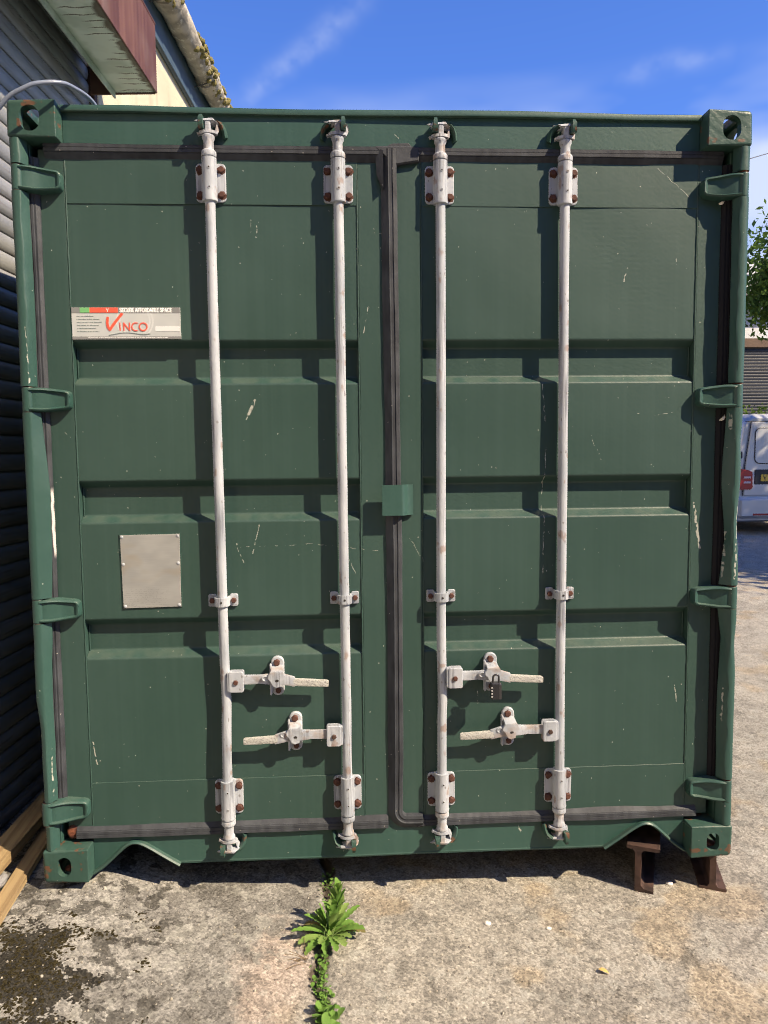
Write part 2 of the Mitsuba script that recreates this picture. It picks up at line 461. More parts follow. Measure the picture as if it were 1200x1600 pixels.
def ground_paint(p, n, uv):
    x, y = p.x, p.y
    big = fbm(x * 1.6 + 7, y * 1.6, 0, 3)
    mid = fbm(x * 9, y * 9, 1, 4)
    fine = fbm(x * 70, y * 70, 2, 3)
    grit = noise(x * 240, y * 240)
    jag = fbm(x * 40 + 5, y * 40, 7, 4) - 0.5
    jag2 = fbm(x * 150, y * 150 + 3, 17, 2) - 0.5
    warm = mix(mi.Color3f(0.360, 0.312, 0.248), mi.Color3f(0.290, 0.252, 0.202), smoothstep(0.35, 0.7, mid))
    grey = mix(mi.Color3f(0.285, 0.257, 0.22), mi.Color3f(0.195, 0.174, 0.148), smoothstep(0.35, 0.7, mid))
    left = 1 - smoothstep(-0.40, -0.18, x + (big - 0.5) * 0.35)
    c = mix(warm, grey, left * 0.85)
    pk = (1 - smoothstep(0.05, 0.19, dr.sqrt(dr.square((x + 0.385) / 0.9) + dr.square((y + 0.36) / 2.0)) + (mid - 0.5) * 0.16 + jag * 0.12)) * left
    c = mix(c, mi.Color3f(0.43, 0.33, 0.255), pk * 0.9)
    d1, d2, r1 = voronoi(x * 95 + mid * 2, y * 95)
    stone = smoothstep(0.02, 0.20, d2 - d1)
    e1, e2, q1 = voronoi(x * 190, y * 190 + mid)
    c = mix(c, c * (0.60 + 0.78 * r1), 0.8 * stone)
    c = c * (0.74 + 0.52 * q1) * (0.84 + 0.32 * grit) * (0.84 + 0.32 * fine)
    pale = smoothstep(0.60, 0.70, fbm(x * 26 + 3, y * 26, 5, 5) + jag * 0.15)
    c = mix(c, mi.Color3f(0.46, 0.42, 0.345) * (0.8 + 0.4 * q1), pale * 0.38)
    ochre = smoothstep(0.54, 0.72, fbm(x * 5.5, y * 5.5 + 4, 6, 4)) * (1 - left)
    c = mix(c, c * mi.Color3f(1.06, 0.97, 0.85), ochre)
    dark = smoothstep(0.60, 0.68, fbm(x * 15 + 11, y * 13, 8, 5) + jag * 0.30)
    c = mix(c, mi.Color3f(0.085, 0.072, 0.055) * (0.6 + 0.8 * q1), dark * (0.12 + 0.16 * left))
    pits = smoothstep(0.70, 0.76, fbm(x * 55, y * 55, 11, 3))
    c = mix(c, c * 0.30, pits * (0.35 + 0.25 * left))
    # black moss felt, bottom left, breaking up into tufts
    near = smoothstep(0.16, -0.12, x + 1.01 + 0.22 * (y + 0.30)) * smoothstep(0.10, -0.14, y + 0.20 + 0.2 * (x + 1.1))
    blot = fbm(x * 13 + 2, y * 13, 9, 5) + jag * 0.5 + jag2 * 0.34
    moss = smoothstep(0.50, 0.58, blot + near * 0.185 - 0.15 * (1 - near)) * smoothstep(0.02, 0.3, near + 0.12)
    isl = smoothstep(0.58, 0.64, fbm(x * 19 + 31, y * 19, 12, 3) + jag * 0.22 + jag2 * 0.2) * (1 - smoothstep(-0.85, -0.5, x)) * smoothstep(-1.0, 0.0, -y + 0.2)
    m = dr.clip(dr.maximum(moss, isl * 0.7), 0, 1)
    c = mix(c, mix(mi.Color3f(0.006, 0.005, 0.003), mi.Color3f(0.034, 0.027, 0.017), smoothstep(0.3, 0.8, 0.5 * q1 + 0.5 * fine)), m * 0.92)
    cx = -0.252 + 0.012 * dr.sin(y * 9 + 1) + 0.007 * dr.sin(y * 27 + 2)
    soil = 1 - smoothstep(0.010, 0.030, dr.abs(x - cx) + (mid - 0.5) * 0.035 + jag * 0.03)
    soil = soil * smoothstep(0.5, 0.3, y)
    return mix(c * mi.Color3f(0.80, 0.87, 0.975), mi.Color3f(0.050, 0.038, 0.026), soil * 0.85)


def ground_bump(p, n, uv):
    x, y = p.x, p.y
    d1, d2, r1 = voronoi(x * 95 + fbm(x * 9, y * 9, 1, 4) * 2, y * 95)
    return 0.0022 * fbm(x * 60, y * 60, 0, 3) + 0.0015 * smoothstep(0.0, 0.25, d2 - d1) * (0.4 + r1) + 0.0009 * noise(x * 300, y * 300)


mat('concrete', proc(ground_paint), 0.92, ground_bump, 1.0, 1.2e-3, specular=0.25)


def leafmat(name, a, b, trans=0.55, freq=60, rough=0.45):
    scene['mat_' + name] = {'type': 'principledthin', 'base_color': proc(lambda p, n, uv: mix(a, b, fbm(p.x * freq, p.y * freq, p.z * freq, 2))), 'roughness': rough, 'diff_trans': trans, 'spec_trans': 0.0, 'eta': 1.4}
    return name


leafmat('weed_leaf', (0.115, 0.235, 0.045), (0.20, 0.34, 0.085), 0.55)
leafmat('weed_leaf_pale', (0.18, 0.29, 0.07), (0.28, 0.39, 0.13), 0.55)
leafmat('weed_leaf_brown', (0.13, 0.13, 0.05), (0.22, 0.18, 0.08), 0.4)
mat('dead_stem', rgb(0.16, 0.11, 0.06), 0.8)
leafmat('clover_leaf', (0.10, 0.20, 0.045), (0.18, 0.30, 0.08), 0.5)
leafmat('tree_leaf', (0.055, 0.110, 0.024), (0.130, 0.205, 0.048), 0.5, 1.5)
mat('stem', rgb(0.10, 0.15, 0.04), 0.7)
mat('bark', proc(lambda p, n, uv: mix((0.06, 0.045, 0.03), (0.16, 0.13, 0.10), fbm(p.x * 12, p.y * 12, p.z * 4, 3))), 0.9, lumpy, 4.0)
mat('silver_paint', rgb(0.50, 0.51, 0.52), 0.30, metallic=0.35, clearcoat=0.8, clearcoat_gloss=0.9)
mat('van_trim', rgb(0.03, 0.03, 0.033), 0.5)
mat('lamp_red', rgb(0.42, 0.012, 0.015), 0.12, clearcoat=1.0)
mat('lamp_clear', rgb(0.75, 0.55, 0.55), 0.15, clearcoat=1.0)
mat('plate_yellow', rgb(0.75, 0.52, 0.06), 0.4)
mat('tyre', rgb(0.02, 0.02, 0.02), 0.8)
mat('wheel_rim', rgb(0.45, 0.46, 0.48), 0.35, metallic=0.7)
scene['mat_van_glass'] = {'type': 'principled', 'base_color': rgb(0.02, 0.025, 0.03), 'roughness': 0.05, 'specular': 0.6}
mat('cladding_paint', proc(lambda p, n, uv: mix((0.50, 0.52, 0.55), (0.62, 0.63, 0.65), fbm(p.x * 3, p.y * 3, p.z * 5, 3))), 0.7)
mat('navy_shutter', proc(lambda p, n, uv: mix((0.010, 0.013, 0.020), (0.018, 0.022, 0.032), fbm(p.x * 4, p.y * 4, p.z * 4, 3))), 0.5)
mat('brick_dark', proc(lambda p, n, uv: mix((0.10, 0.07, 0.055), (0.17, 0.12, 0.09), fbm(p.x * 8, p.y * 8, p.z * 14, 3))), 0.9)
mat('cable_sheath', rgb(0.17, 0.20, 0.27), 0.3)
mat('lock_black', rgb(0.018, 0.018, 0.022), 0.35)
mat('lock_steel', rgb(0.11, 0.11, 0.12), 0.3, metallic=0.8)
mat('lock_dial', rgb(0.62, 0.62, 0.62), 0.5)
mat('print_white', rgb(0.66, 0.67, 0.68), 0.45)
mat('print_pale', proc(lambda p, n, uv: mix((0.43, 0.45, 0.455), (0.48, 0.495, 0.495), noise(p.x * 30, p.z * 30))), 0.45)
mat('print_letter', rgb(0.85, 0.86, 0.87), 0.45)
mat('print_grey', rgb(0.20, 0.205, 0.21), 0.45)
mat('print_red', rgb(0.72, 0.10, 0.06), 0.45)
mat('print_green', rgb(0.16, 0.42, 0.16), 0.45)
mat('print_text', rgb(0.22, 0.26, 0.26), 0.45)
mat('print_ring', rgb(0.53, 0.545, 0.55), 0.45)
mat('bag_white', rgb(0.24, 0.24, 0.25), 0.4)
mat('pebble_white', rgb(0.72, 0.70, 0.66), 0.8)
mat('moss_felt', proc(lambda p, n, uv: mix((0.008, 0.007, 0.004), (0.050, 0.042, 0.022), noise(p.x * 260, p.y * 260, p.z * 260))), 0.95, specular=0.05)
mat('dry_leaf', rgb(0.55, 0.36, 0.12), 0.7)
mat('wire_grey', rgb(0.06, 0.06, 0.065), 0.6)
mat('web', rgb(0.7, 0.72, 0.72), 0.6)

# ------------------------------------------------------------------ the ground
def axis_steps(a, b, fine, lo, hi):
    core = np.arange(a, b + fine / 2, fine)
    up, s = [], fine
    x = core[-1]
    while x < hi:
        s = min(s * 1.22, 40); x += s; up.append(x)
    dn, s, x = [], fine, core[0]
    while x > lo:
        s = min(s * 1.22, 40); x -= s; dn.append(x)
    return np.array(dn[::-1] + list(core) + up)


gx, gy = axis_steps(-1.75, 1.75, 0.0075, -300, 300), axis_steps(-0.80, 0.42, 0.0075, -60, 400)
X, Y = np.meshgrid(gx, gy)
Z = ground_height(X, Y)
P3 = np.stack([X, Y, X * 0], -1)
nearw = np.exp(-(np.clip(np.abs(X) - 1.9, 0, None) / 2) ** 2 - (np.clip(np.abs(Y) - 1.0, 0, None) / 2) ** 2)
Z = Z + nearw * (0.012 * (meshkit.fbm(P3 * 5, 3, 1) - 0.5) + 0.0055 * (meshkit.fbm(P3 * 34, 3, 2) - 0.5)) + (1 - nearw) * 0.03 * (meshkit.fbm(P3 * 1.1, 3, 3) - 0.5)
ck = np.abs(X - crack_x(Y) + 0.022 * (meshkit.fbm(P3 * 22, 3, 5) - 0.5))
Z -= np.where(Y < 1.5, 0.017 * np.exp(-(ck / 0.014) ** 2), 0)
v = np.stack([X, Y, Z], -1).reshape(-1, 3)
ny, nx = X.shape
i = (np.arange(ny - 1)[:, None] * nx + np.arange(nx - 1)[None]).ravel()
gf = np.vstack([np.stack([i, i + 1, i + nx + 1], 1), np.stack([i, i + nx + 1, i + nx], 1)])
kg = add('ground', trimesh.Trimesh(v, gf, process=False), 'concrete', smooth=True, kind='structure')
labels[kg] = {'label': 'stained sunlit concrete yard with a weedy joint', 'kind': 'structure'}


def gz(x, y):
    a, b = np.searchsorted(gx, x), np.searchsorted(gy, y)
    return float(Z[min(b, ny - 1), min(a, nx - 1)])


# ------------------------------------------------------------------ the container
H = 2.600
YH, YF, YP, YR = 0.058, 0.062, 0.064, 0.101      # header face, door frame face, plate face, recess back
box_ = thing('shipping_container', 'dark green steel shipping container with two white-barred doors, standing in the yard', 'shipping container')
C = box_


def casting(cx, cz, side, top, front=True):
    x0, x1 = cx - 0.077, cx + 0.077
    r = 0.009
    z0, z1 = cz - 0.0585, cz + 0.0585
    y0, y1 = (0.0, 0.178) if front else (5.88, 6.058)
    pts = []
    for x in (x0, x1):
        outer = (x == x0) == (side < 0)
        for y in (y0, y1):
            for z in (z0, z1):
                rr = 0.016 if outer and (z == (z1 if top else z0)) else (0.010 if outer else 0.0035)
                s = trimesh.creation.icosphere(2, rr)
                pts.append(np.array(s.vertices) + [x + rr if x == x0 else x - rr, y + rr if y == y0 else y - rr, z + rr if z == z0 else z - rr])
    m = mani(hull(np.vstack(pts)))
    m -= mani(box(x0 + .026, x1 - .026, y0 + .026, y1 - .026, z0 + .024, z1 - .024, 0.006))
    hw, hh = (0.031, 0.040) if top else (0.023, 0.034)
    hx = cx + (0.004 * side)
    hole = Point(hx, 0).buffer(hw, quad_segs=8)
    hole = unary_union([Point(hx, cz + (hh - hw)).buffer(hw, quad_segs=8), Point(hx, cz - (hh - hw)).buffer(hw, quad_segs=8)]).convex_hull
    cutter = prism(hole, y0 - .01, y0 + .05) if front else prism(hole, y1 - .05, y1 + .01)
    m -= mani(trimesh.Trimesh(cutter.vertices, cutter.faces, process=True))
    e = extrude_z(Point(cx, (y0 + y1) / 2).buffer(1, quad_segs=8).intersection(sbox(cx - .03, (y0 + y1) / 2 - .055, cx + .03, (y0 + y1) / 2 + .055)).buffer(-.02).buffer(.02), (z1 - .05) if top else (z0 - .01), (z1 + .01) if top else (z0 + .05))
    m -= mani(trimesh.Trimesh(e.vertices, e.faces, process=True))
    s = extrude_x(Polygon([(y, z) for y, z in np.array(rrect((y0 + y1) / 2 - .04, (y0 + y1) / 2 + .04, cz - .026, cz + .026, .024).exterior.coords)]), (x0 - .01) if side < 0 else (x1 - .05), (x0 + .05) if side < 0 else (x1 + .01))
    m -= mani(trimesh.Trimesh(s.vertices, s.faces, process=True))
    return tri(m)


for side in (-1, 1):
    for top in (1, 0):
        k = add('corner_casting', casting(side * 1.142, H - 0.0585 if top else 0.0585, side, top), 'cast_paint', C, 25)
        cx, cz = side * 1.142, H - 0.0585 if top else 0.0585
        add('rust_crust', moved(trimesh.creation.icosphere(2, 1.0).apply_scale([.034, .02, .011]), cx + .01, .055, cz - .034), 'rust_bright', k, True)
for side in (-1, 1):
    for top in (1, 0):
        add('corner_casting', casting(side * 1.142, H - 0.0585 if top else 0.0585, side, top, False), 'cast_paint', C, 25)

# header: front plate, overhanging roof lip (slightly wavy), returns
lipx = np.linspace(-1.064, 1.064, 60)
wav = 0.0022 * np.sin(lipx * 5) + 0.0016 * (meshkit.fbm(np.stack([lipx * 6, lipx * 0, lipx * 0], 1), 3, 4) - .5)
lip = loft([[(x, .044 - w, 2.583 + w * .6), (x, .0425 - w, 2.588), (x, .044 - w, 2.6005 + w), (x, .048, 2.6025 + w), (x, .20, 2.6035), (x, .20, 2.583)] for x, w in zip(lipx, wav)])
head = add('header', cat(box(-1.064, 1.064, YH, .16, 2.472, 2.5835, .001), lip), 'frame_paint', C, 30)
# sill with the two fork arches
arch = [(-1.064, 0.004), (-1.030, .026), (-.985, .068), (-.953, .098), (-.930, .1105), (-.905, .1105), (-.870, .092), (-.815, .054), (-.765, .022)]
def arch_side(s):
    return [(s * -x, z) for x, z in arch]
al, ar = arch, [(-x, z) for x, z in arch]
sill_poly = Polygon([(-1.064, .16)] + al + [(.765, .022)][:0] + [(-x, z) for x, z in arch[::-1]] + [(1.064, .16)])
sill = prism(sill_poly, YH + .004, .075)
bottom_edge = tube([(x, YH + .011, .0265 + .0015 * math.sin(x * 7)) for x in np.linspace(-.765, .765, 30)], .0085, 8)
flange = []
for s in (-1, 1):
    pts = np.array([(s * -x, z) for x, z in arch])
    dense = np.vstack([np.linspace(pts[k], pts[k + 1], 5)[:-1] for k in range(len(pts) - 1)] + [pts[-1:]])
    for _ in range(3):
        dense[1:-1] = (dense[:-2] + 2 * dense[1:-1] + dense[2:]) / 4
    t = np.gradient(dense, axis=0); t /= np.linalg.norm(t, axis=1, keepdims=True)
    nrm = np.stack([-t[:, 1], t[:, 0]], 1)
    nrm[nrm[:, 1] < 0] *= -1
    rings = []
    for q, nn in zip(dense, nrm):
        a, b = q - nn * .004, q + nn * .006
        m_ = (a + b) / 2
        rings.append([(a[0], .20, a[1]), (a[0], .046, a[1]), (m_[0], .0415, m_[1]), (b[0], .046, b[1]), (b[0], .20, b[1])])
    fl = loft(rings)
    flange.append(fl)
sl = add('sill', cat(sill, bottom_edge, box(-.765, .765, YH + .005, .20, .020, .034, .003)), 'frame_paint', C, 30)
for fl in flange:
    fl.fix_normals()
    add('arch_flange', fl, 'frame_paint', sl, 40)

# corner posts: bent section with rounded nose, lofted so that it can bulge and kink
HINGE_Z = [2.362, 1.656, .950, .244]


def post(side, z0, z1, bulge):
    zs = np.linspace(z0, z1, max(6, int((z1 - z0) / .012)))
    rings = []
    for z in zs:
        d = np.interp(z, [.118, .6, .80, .95, 1.15, 1.35, 1.55, 1.68, 2.48], bulge)
        j = (meshkit.fbm(np.array([[z * 7, side * 3, 0]]), 3, 8)[0] - .5) * .006
        j2 = (meshkit.fbm(np.array([[z * 17, side * 5, 0]]), 2, 9)[0] - .5) * (.004 if side < 0 else .011)
        o = -1.219 + j * .5 + (0.010 if side < 0 and z < .65 else 0) * np.clip((.65 - z) / .1, 0, 1)
        if side > 0:
            o += .010 * math.exp(-((z - 1.22) / .10) ** 2) + .006 * math.exp(-((z - .78) / .06) ** 2) + .005 * math.exp(-((z - 1.50) / .05) ** 2)
        sec = [(o, .16), (o, .022), (o + .0035, .010), (o + .010, .003), (o + .020, .0005), (-1.190, .0015), (-1.1855 + j2, .0035), (-1.1835 + j2 + j, .006), (-1.178 + j + d * .5, .016), (-1.1695 + d + j, .031), (-1.1695 + d + j, .0335), (-1.174 + d * .9, .037), (-1.186, .046), (-1.192, .10), (-1.192, .16)]
        rings.append([(-side * x, y, z) for x, y in sec])
    m = loft(rings)
    m.fix_normals()
    return m


for side in (-1, 1):
    zc = [H - .117] + [q for z in HINGE_Z for q in (z + .042, z - .042)] + [.117]
    bl = [0, 0.0, .004, .008, .020, .022, .010, 0, 0] if side < 0 else [0, .006, -.003, .016, -.006, .011, .003, -.005, 0]
    segs = [post(side, zc[k + 1] + (.0012 if k < 8 else 0), zc[k], bl) for k in range(0, 10, 2)]
    back = box(*sorted((side * 1.216, side * 1.170)), .052, .17, .117, H - .117, .002)
    add('corner_post', cat(segs, back), 'frame_paint', C, 35)
    rb = box(*sorted((side * 1.216, side * 1.06)), 5.90, 6.05, .117, H - .117, .003)
    add('corner_post', rb, 'frame_paint', C)

for side in (-1, 1):
    for z in HINGE_Z:
        for dz in (-.0408, .0408):
            add('rust_ring', moved(trimesh.creation.cylinder(.0165, .0022, sections=20), side * 1.1985, .0195, z + dz), 'rust_bright' if side > 0 else 'beam_rust', C)

# body shell: corrugated sides, roof, floor, rear
for side in (-1, 1):
    pts, y = [], .17
    while y < 5.88:
        pts += [(y, 0), (y + .07, 0), (y + .138, .036), (y + .21, .036), (y + .278, 0)]
        y += .278
    pts = [(a, b) for a, b in pts if a < 5.9]
    outer = [(side * (1.206 - b), a) for a, b in pts]
    poly = Polygon(outer + [(x - side * .004, yy) for x, yy in outer[::-1]])
    add('side_wall', extrude_z(poly, .16, 2.54), 'frame_paint', C, 30)
    add('bottom_rail', box(*sorted((side * 1.214, side * 1.150)), .178, 5.88, .012, .165, .003), 'frame_paint', C)
    add('top_rail', box(*sorted((side * 1.214, side * 1.150)), .178, 5.88, 2.52, 2.585, .003), 'frame_paint', C)
add('roof_panel', box(-1.15, 1.15, .19, 5.9, 2.575, 2.592, .002), 'frame_paint', C)
add('floor_panel', box(-1.15, 1.15, .20, 5.9, .12, .16, .002), 'beam_rust', C)
add('rear_wall', box(-1.06, 1.06, 5.98, 6.02, .03, 2.57, .002), 'frame_paint', C)


# doors
def panel_profile():
    d = YR - YP
    pts = [(YP, 2.44)]
    for zt, zb in ((1.853, 1.709), (1.383, 1.241), (.906, .769)):
        corners = [(YP, zt), (YR, zt - .022), (YR, zb + .022), (YP, zb)]
        allp = [pts[-1]] + corners + [(YP, zb - .2)]
        for k in range(1, 5):
            p0, p1, p2 = map(np.array, (allp[k - 1], allp[k], allp[k + 1]))
            a = p1 + (p0 - p1) / np.linalg.norm(p0 - p1) * .0065
            b = p1 + (p2 - p1) / np.linalg.norm(p2 - p1) * .0065
            for t in (0, .25, .5, .75, 1):
                q = (1 - t) ** 2 * a + 2 * t * (1 - t) * p1 + t * t * b
                pts.append((q[0], q[1]))
    pts.append((YP, .14))
    return pts


def wavy_panel(x0, x1, seed):
    """The pressed sheet as a fine grid, with slight oil-canning, closed at its back."""
    prof = panel_profile()
    dense = []
    for a, b in zip(prof[:-1], prof[1:]):
        n = max(1, int(abs(a[1] - b[1]) / .03))
        dense += [tuple(np.array(a) + (np.array(b) - np.array(a)) * t / n) for t in range(n)]
    dense.append(prof[-1])
    dense = np.array(dense)
    xs = np.linspace(x0, x1, 36)
    Xg, Zg = np.meshgrid(xs, dense[:, 1])
    Yg = np.repeat(dense[:, :1], len(xs), 1)
    edge = np.minimum(1, np.minimum(Xg - x0, x1 - Xg) / .08)
    Yg = Yg + edge * .0042 * (meshkit.fbm(np.stack([Xg * 3.2, Zg * 0 + seed, Zg * 3.5], -1), 2, seed) - .5)
    v = np.stack([Xg, Yg, Zg], -1).reshape(-1, 3)
    n = len(xs)
    i = (np.arange(len(dense) - 1)[:, None] * n + np.arange(n - 1)[None]).ravel()
    f = np.vstack([np.stack([i, i + n + 1, i + 1], 1), np.stack([i, i + n, i + n + 1], 1)])
    return trimesh.Trimesh(v, f, process=False)


def weld(path, r=.0028, seed=0):
    p = np.array(path, float)
    n = max(4, int(np.linalg.norm(p[-1] - p[0]) / .016))
    pts = np.linspace(p[0], p[-1], n)
    rr = r * (.8 + .5 * np.random.default_rng(seed).random(n))
    return tube(pts, rr, 6)


SEC_H = [(0, None), (.015, .004), (.06, .0), (.28, .0005), (.30, .002), (.33, .0005), (.53, .001), (.57, .0045), (.60, .0035), (.90, .0145), (.99, .017), (1.0, None)]
SEC_V = [(0, None), (.02, .006), (.10, .001), (.42, .0), (.46, .0025), (.50, .0), (.62, .0005), (.66, .004), (.78, .0035), (.82, .007), (.98, .012), (1.0, None)]
SEC_C = [(0, None), (.03, .017), (.40, .0025), (.455, .0), (.49, .0005), (.52, .003), (.70, .003), (.735, .0), (.93, .002), (.985, .008), (1.0, None)]


def strip_gasket(length_pts, axis, w, front, back, seed, ridge=True):
    """A ribbed rubber seal: cross-section across its width w; axis 'x' (horizontal) or 'z' (upright)."""
    sec = SEC_C if ridge == 'c' else SEC_V if axis == 'z' else SEC_H
    sec = [(a, back if o is None else front + o) for a, o in sec]
    rings = []
    for s, c in length_pts:
        j = (meshkit.fbm(np.array([[s * 4, seed, 0]]), 3, 13)[0] - .5)
        j2 = (meshkit.fbm(np.array([[s * 19, seed, 1]]), 2, 14)[0] - .5)
        ring = []
        for a, y in sec:
            o = c + (a - .5) * (w + j * .006) + j2 * .0015
            yy = y - (j * .006 if 0 < a < 1 else 0)
            ring.append((s, yy, o) if axis == 'x' else (o, yy, s))
        rings.append(ring)
    m = loft(rings)
    m.fix_normals()
    return m


def hinge_blade(side, z):
    """Forged strap with raised rims, from the post's knuckle to the door frame."""
    xs = np.array([-1.190, -1.178, -1.166, -1.152, -1.138, -1.124, -1.110, -1.098, -1.0865, -1.0785, -1.0725, -1.0695])
    ys = np.array([.010, .011, .015, .021, .027, .0315, .0345, .0365, .038, .039, .040, .042])
    hs = np.array([.0375, .0385, .0390, .0390, .0380, .0365, .0350, .0335, .0322, .0300, .0255, .0190])
    ends = np.array([0, 0, 0, 0, 0, 0, 0, 0, .05, .85, 1, .5])
    rings = []
    for x, y, h, e in zip(xs, ys, hs, ends):
        rim = .0095
        sec = [(-h, .062), (-h, y - .002), (-h + .003, y - rim + .001), (-h + .0075, y - rim), (-h + .012, y - rim * e), (-h * .3, y - rim * e), (h * .3, y - rim * e), (h - .012, y - rim * e), (h - .0075, y - rim), (h - .003, y - rim + .001), (h, y - .002), (h, .062)]
        rings.append([(-side * x, yy, z + zz) for zz, yy in sec])
    m = loft(rings)
    m.fix_normals()
    kn = lathe([(.0165, z - .0395), (.0185, z - .036), (.0185, z + .036), (.0165, z + .0395)], (side * 1.1985, .0195), 24)
    return cat(m, kn)


for side in (-1, 1):
    inner, outer = .108, 1.064
    if side < 0:
        px0, px1 = -outer, -inner
    else:
        px0, px1 = inner, outer
    dk = add('door', wavy_panel(px0, px1, 3 + side), 'door_paint', C, 25)
    # hollow frame: stiles and rails, faces 2 mm proud of the sheet
    st_in = box(*sorted((side * .003, side * (inner - .001))), YF, .13, .135, 2.47, .003)
    st_out = box(*sorted((side * (outer + .001), side * 1.150)), YF, .13, .135, 2.47, .003)
    add('stile', st_in, 'door_paint', dk, 30)
    add('stile', st_out, 'door_paint', dk, 30)
    add('patch_plate', box(px0 + .002, px1 - .002, YP - .0028, YP + .02, 2.298, 2.47, .0009), 'door_paint', dk)
    add('patch_plate', box(px0 + .002, px1 - .002, YP - .0024, YP + .02, .135, .327, .0009), 'door_paint', dk)
    w = []
    for x in (px0, px1):
        w.append(weld([(x, YP - .001, .17), (x, YP - .001, 2.44)], .0026, int(x * 100) + 200))
        for zt, zb in ((1.853, 1.709), (1.383, 1.241), (.906, .769)):
            w.append(weld([(x + (.003 if x == px0 else -.003), YR - .002, zb + .02), (x + (.003 if x == px0 else -.003), YR - .002, zt - .02)], .0026, int(zt * 100)))
    add('weld_bead', cat(w), 'door_paint', dk, True)
    add('back_sheet', box(px0 - .05, px1 + .05, .131, .135, .16, 2.44, 0), 'frame_paint', dk)
    for z in HINGE_Z:
        add('hinge', hinge_blade(side, z + (-.002 if side > 0 else 0)), 'frame_paint', dk, 40)
    # seals
    if side < 0:
        xs = np.linspace(-1.125, -.030, 40)
    else:
        xs = np.linspace(.045, 1.145, 40)
    top = strip_gasket([(x, 2.4615) for x in xs], 'x', .046, .046, .066, side * 2 + 5)
    v = np.array(top.vertices); v[:, 2] = 2 * 2.4615 - v[:, 2]; top = trimesh.Trimesh(v, top.faces[:, ::-1], process=False)
    add('gasket', top, 'rubber', dk, 30)
    xs = np.linspace(-1.118, -.024, 40) if side < 0 else np.linspace(.095, 1.105, 40)
    bot = strip_gasket([(x, .1530) for x in xs], 'x', .046, .047, .066, side * 3 + 9)
    add('gasket', bot, 'rubber', dk, 30)
    gmat = 'rubber' if side < 0 else 'rubber_shaded'
    gs = strip_gasket([(z, -1.171) for z in np.linspace(.20, 2.44, 60)], 'z', .050, .046, .075, side + 20)
    if side > 0:
        v = np.array(gs.vertices); v[:, 0] *= -1; gs = trimesh.Trimesh(v, gs.faces[:, ::-1], process=False)
    add('gasket', gs, gmat, dk, 30)
    if side > 0:
        path = [(.002 + .004 * math.sin(z * 1.7), z, 0.0) for z in np.linspace(2.478, .192, 70)]
        bx_ = path[-1][0] + .042
        path += [(bx_ - .042 * math.cos(t), .192 - .042 * math.sin(t), t) for t in np.linspace(.15, math.pi / 2, 9)]
        path += [(x_, .150, math.pi / 2) for x_ in np.linspace(bx_ + .012, .100, 6)]
        rings = []
        for q_, (px_, pz_, th) in enumerate(path):
            j = (meshkit.fbm(np.array([[pz_ * 4, 40, px_]]), 3, 13)[0] - .5)
            j2 = (meshkit.fbm(np.array([[pz_ * 21, 41, px_ * 20]]), 2, 14)[0] - .5)
            w_ = .055 + j * .008
            rings.append([(px_ + math.cos(th) * ((aa - .5) * w_ + j2 * .002), (.070 if o is None else .041 + o) - (j * .006 if 0 < aa < 1 else 0), pz_ + math.sin(th) * ((aa - .5) * w_ + j2 * .002)) for aa, o in SEC_C])
        cg = loft(rings)
        cg.fix_normals()
        lower = hull([(.085, .050, .130), (.085, .050, .172), (.104, .052, .136), (.106, .052, .160), (.085, .066, .128), (.108, .066, .132), (.108, .066, .164), (.085, .066, .174)])
        upper = bprism(Polygon([(-.045, 2.486), (-.045, 2.478), (.018, 2.425), (.10, 2.438), (.10, 2.484), (.066, 2.487)]), .043, .066, .004)
        flap = hull([(-.046, .05, 2.484), (-.042, .05, 2.395), (-.024, .05, 2.345), (-.020, .038, 2.35), (-.020, .038, 2.47), (-.046, .06, 2.484), (-.020, .06, 2.345)])
        tab = bprism(Polygon([(-.012, 2.486), (.078, 2.484), (.066, 2.499), (.012, 2.497)]), .050, .06, .002)
        add('gasket', cat(cg, lower, upper, flap, tab), 'rubber', dk, 30)
        # cover plate welded to this door, lapping over the other
        lbp = [(-.036, .018), (.030, .018), (.040, .022), (.048, .036), (.056, .046), (.073, .050), (.073, .058), (-.036 + .09, .056), (.044, .045), (.036, .030), (.028, .025), (-.036, .025)]
        add('lock_cover', extrude_z(Polygon(lbp), 1.2555, 1.3605), 'frame_paint', dk, 40)
    else:
        add('rust_scab', moved(trimesh.creation.icosphere(3, 1.0).apply_scale([.020, .007, .025]), -1.134, .062, .153), 'rust_bright', dk, True)

# locking bars
ROD_Y = .030


def bolt_head(x, y, z, r=.0115, h=.010):
    """Rusty hexagon bolt head with a domed top, axis along y, facing the viewer."""
    a = np.arange(6) * np.pi / 3 + x * 40
    pts = [(x + r * math.cos(t), y, z + r * math.sin(t)) for t in a] + [(x + r * math.cos(t), y - h * .7, z + r * math.sin(t)) for t in a]
    a = np.arange(12) * np.pi / 6
    pts += [(x + r * .72 * math.cos(t), y - h, z + r * .72 * math.sin(t)) for t in a]
    return hull(pts)


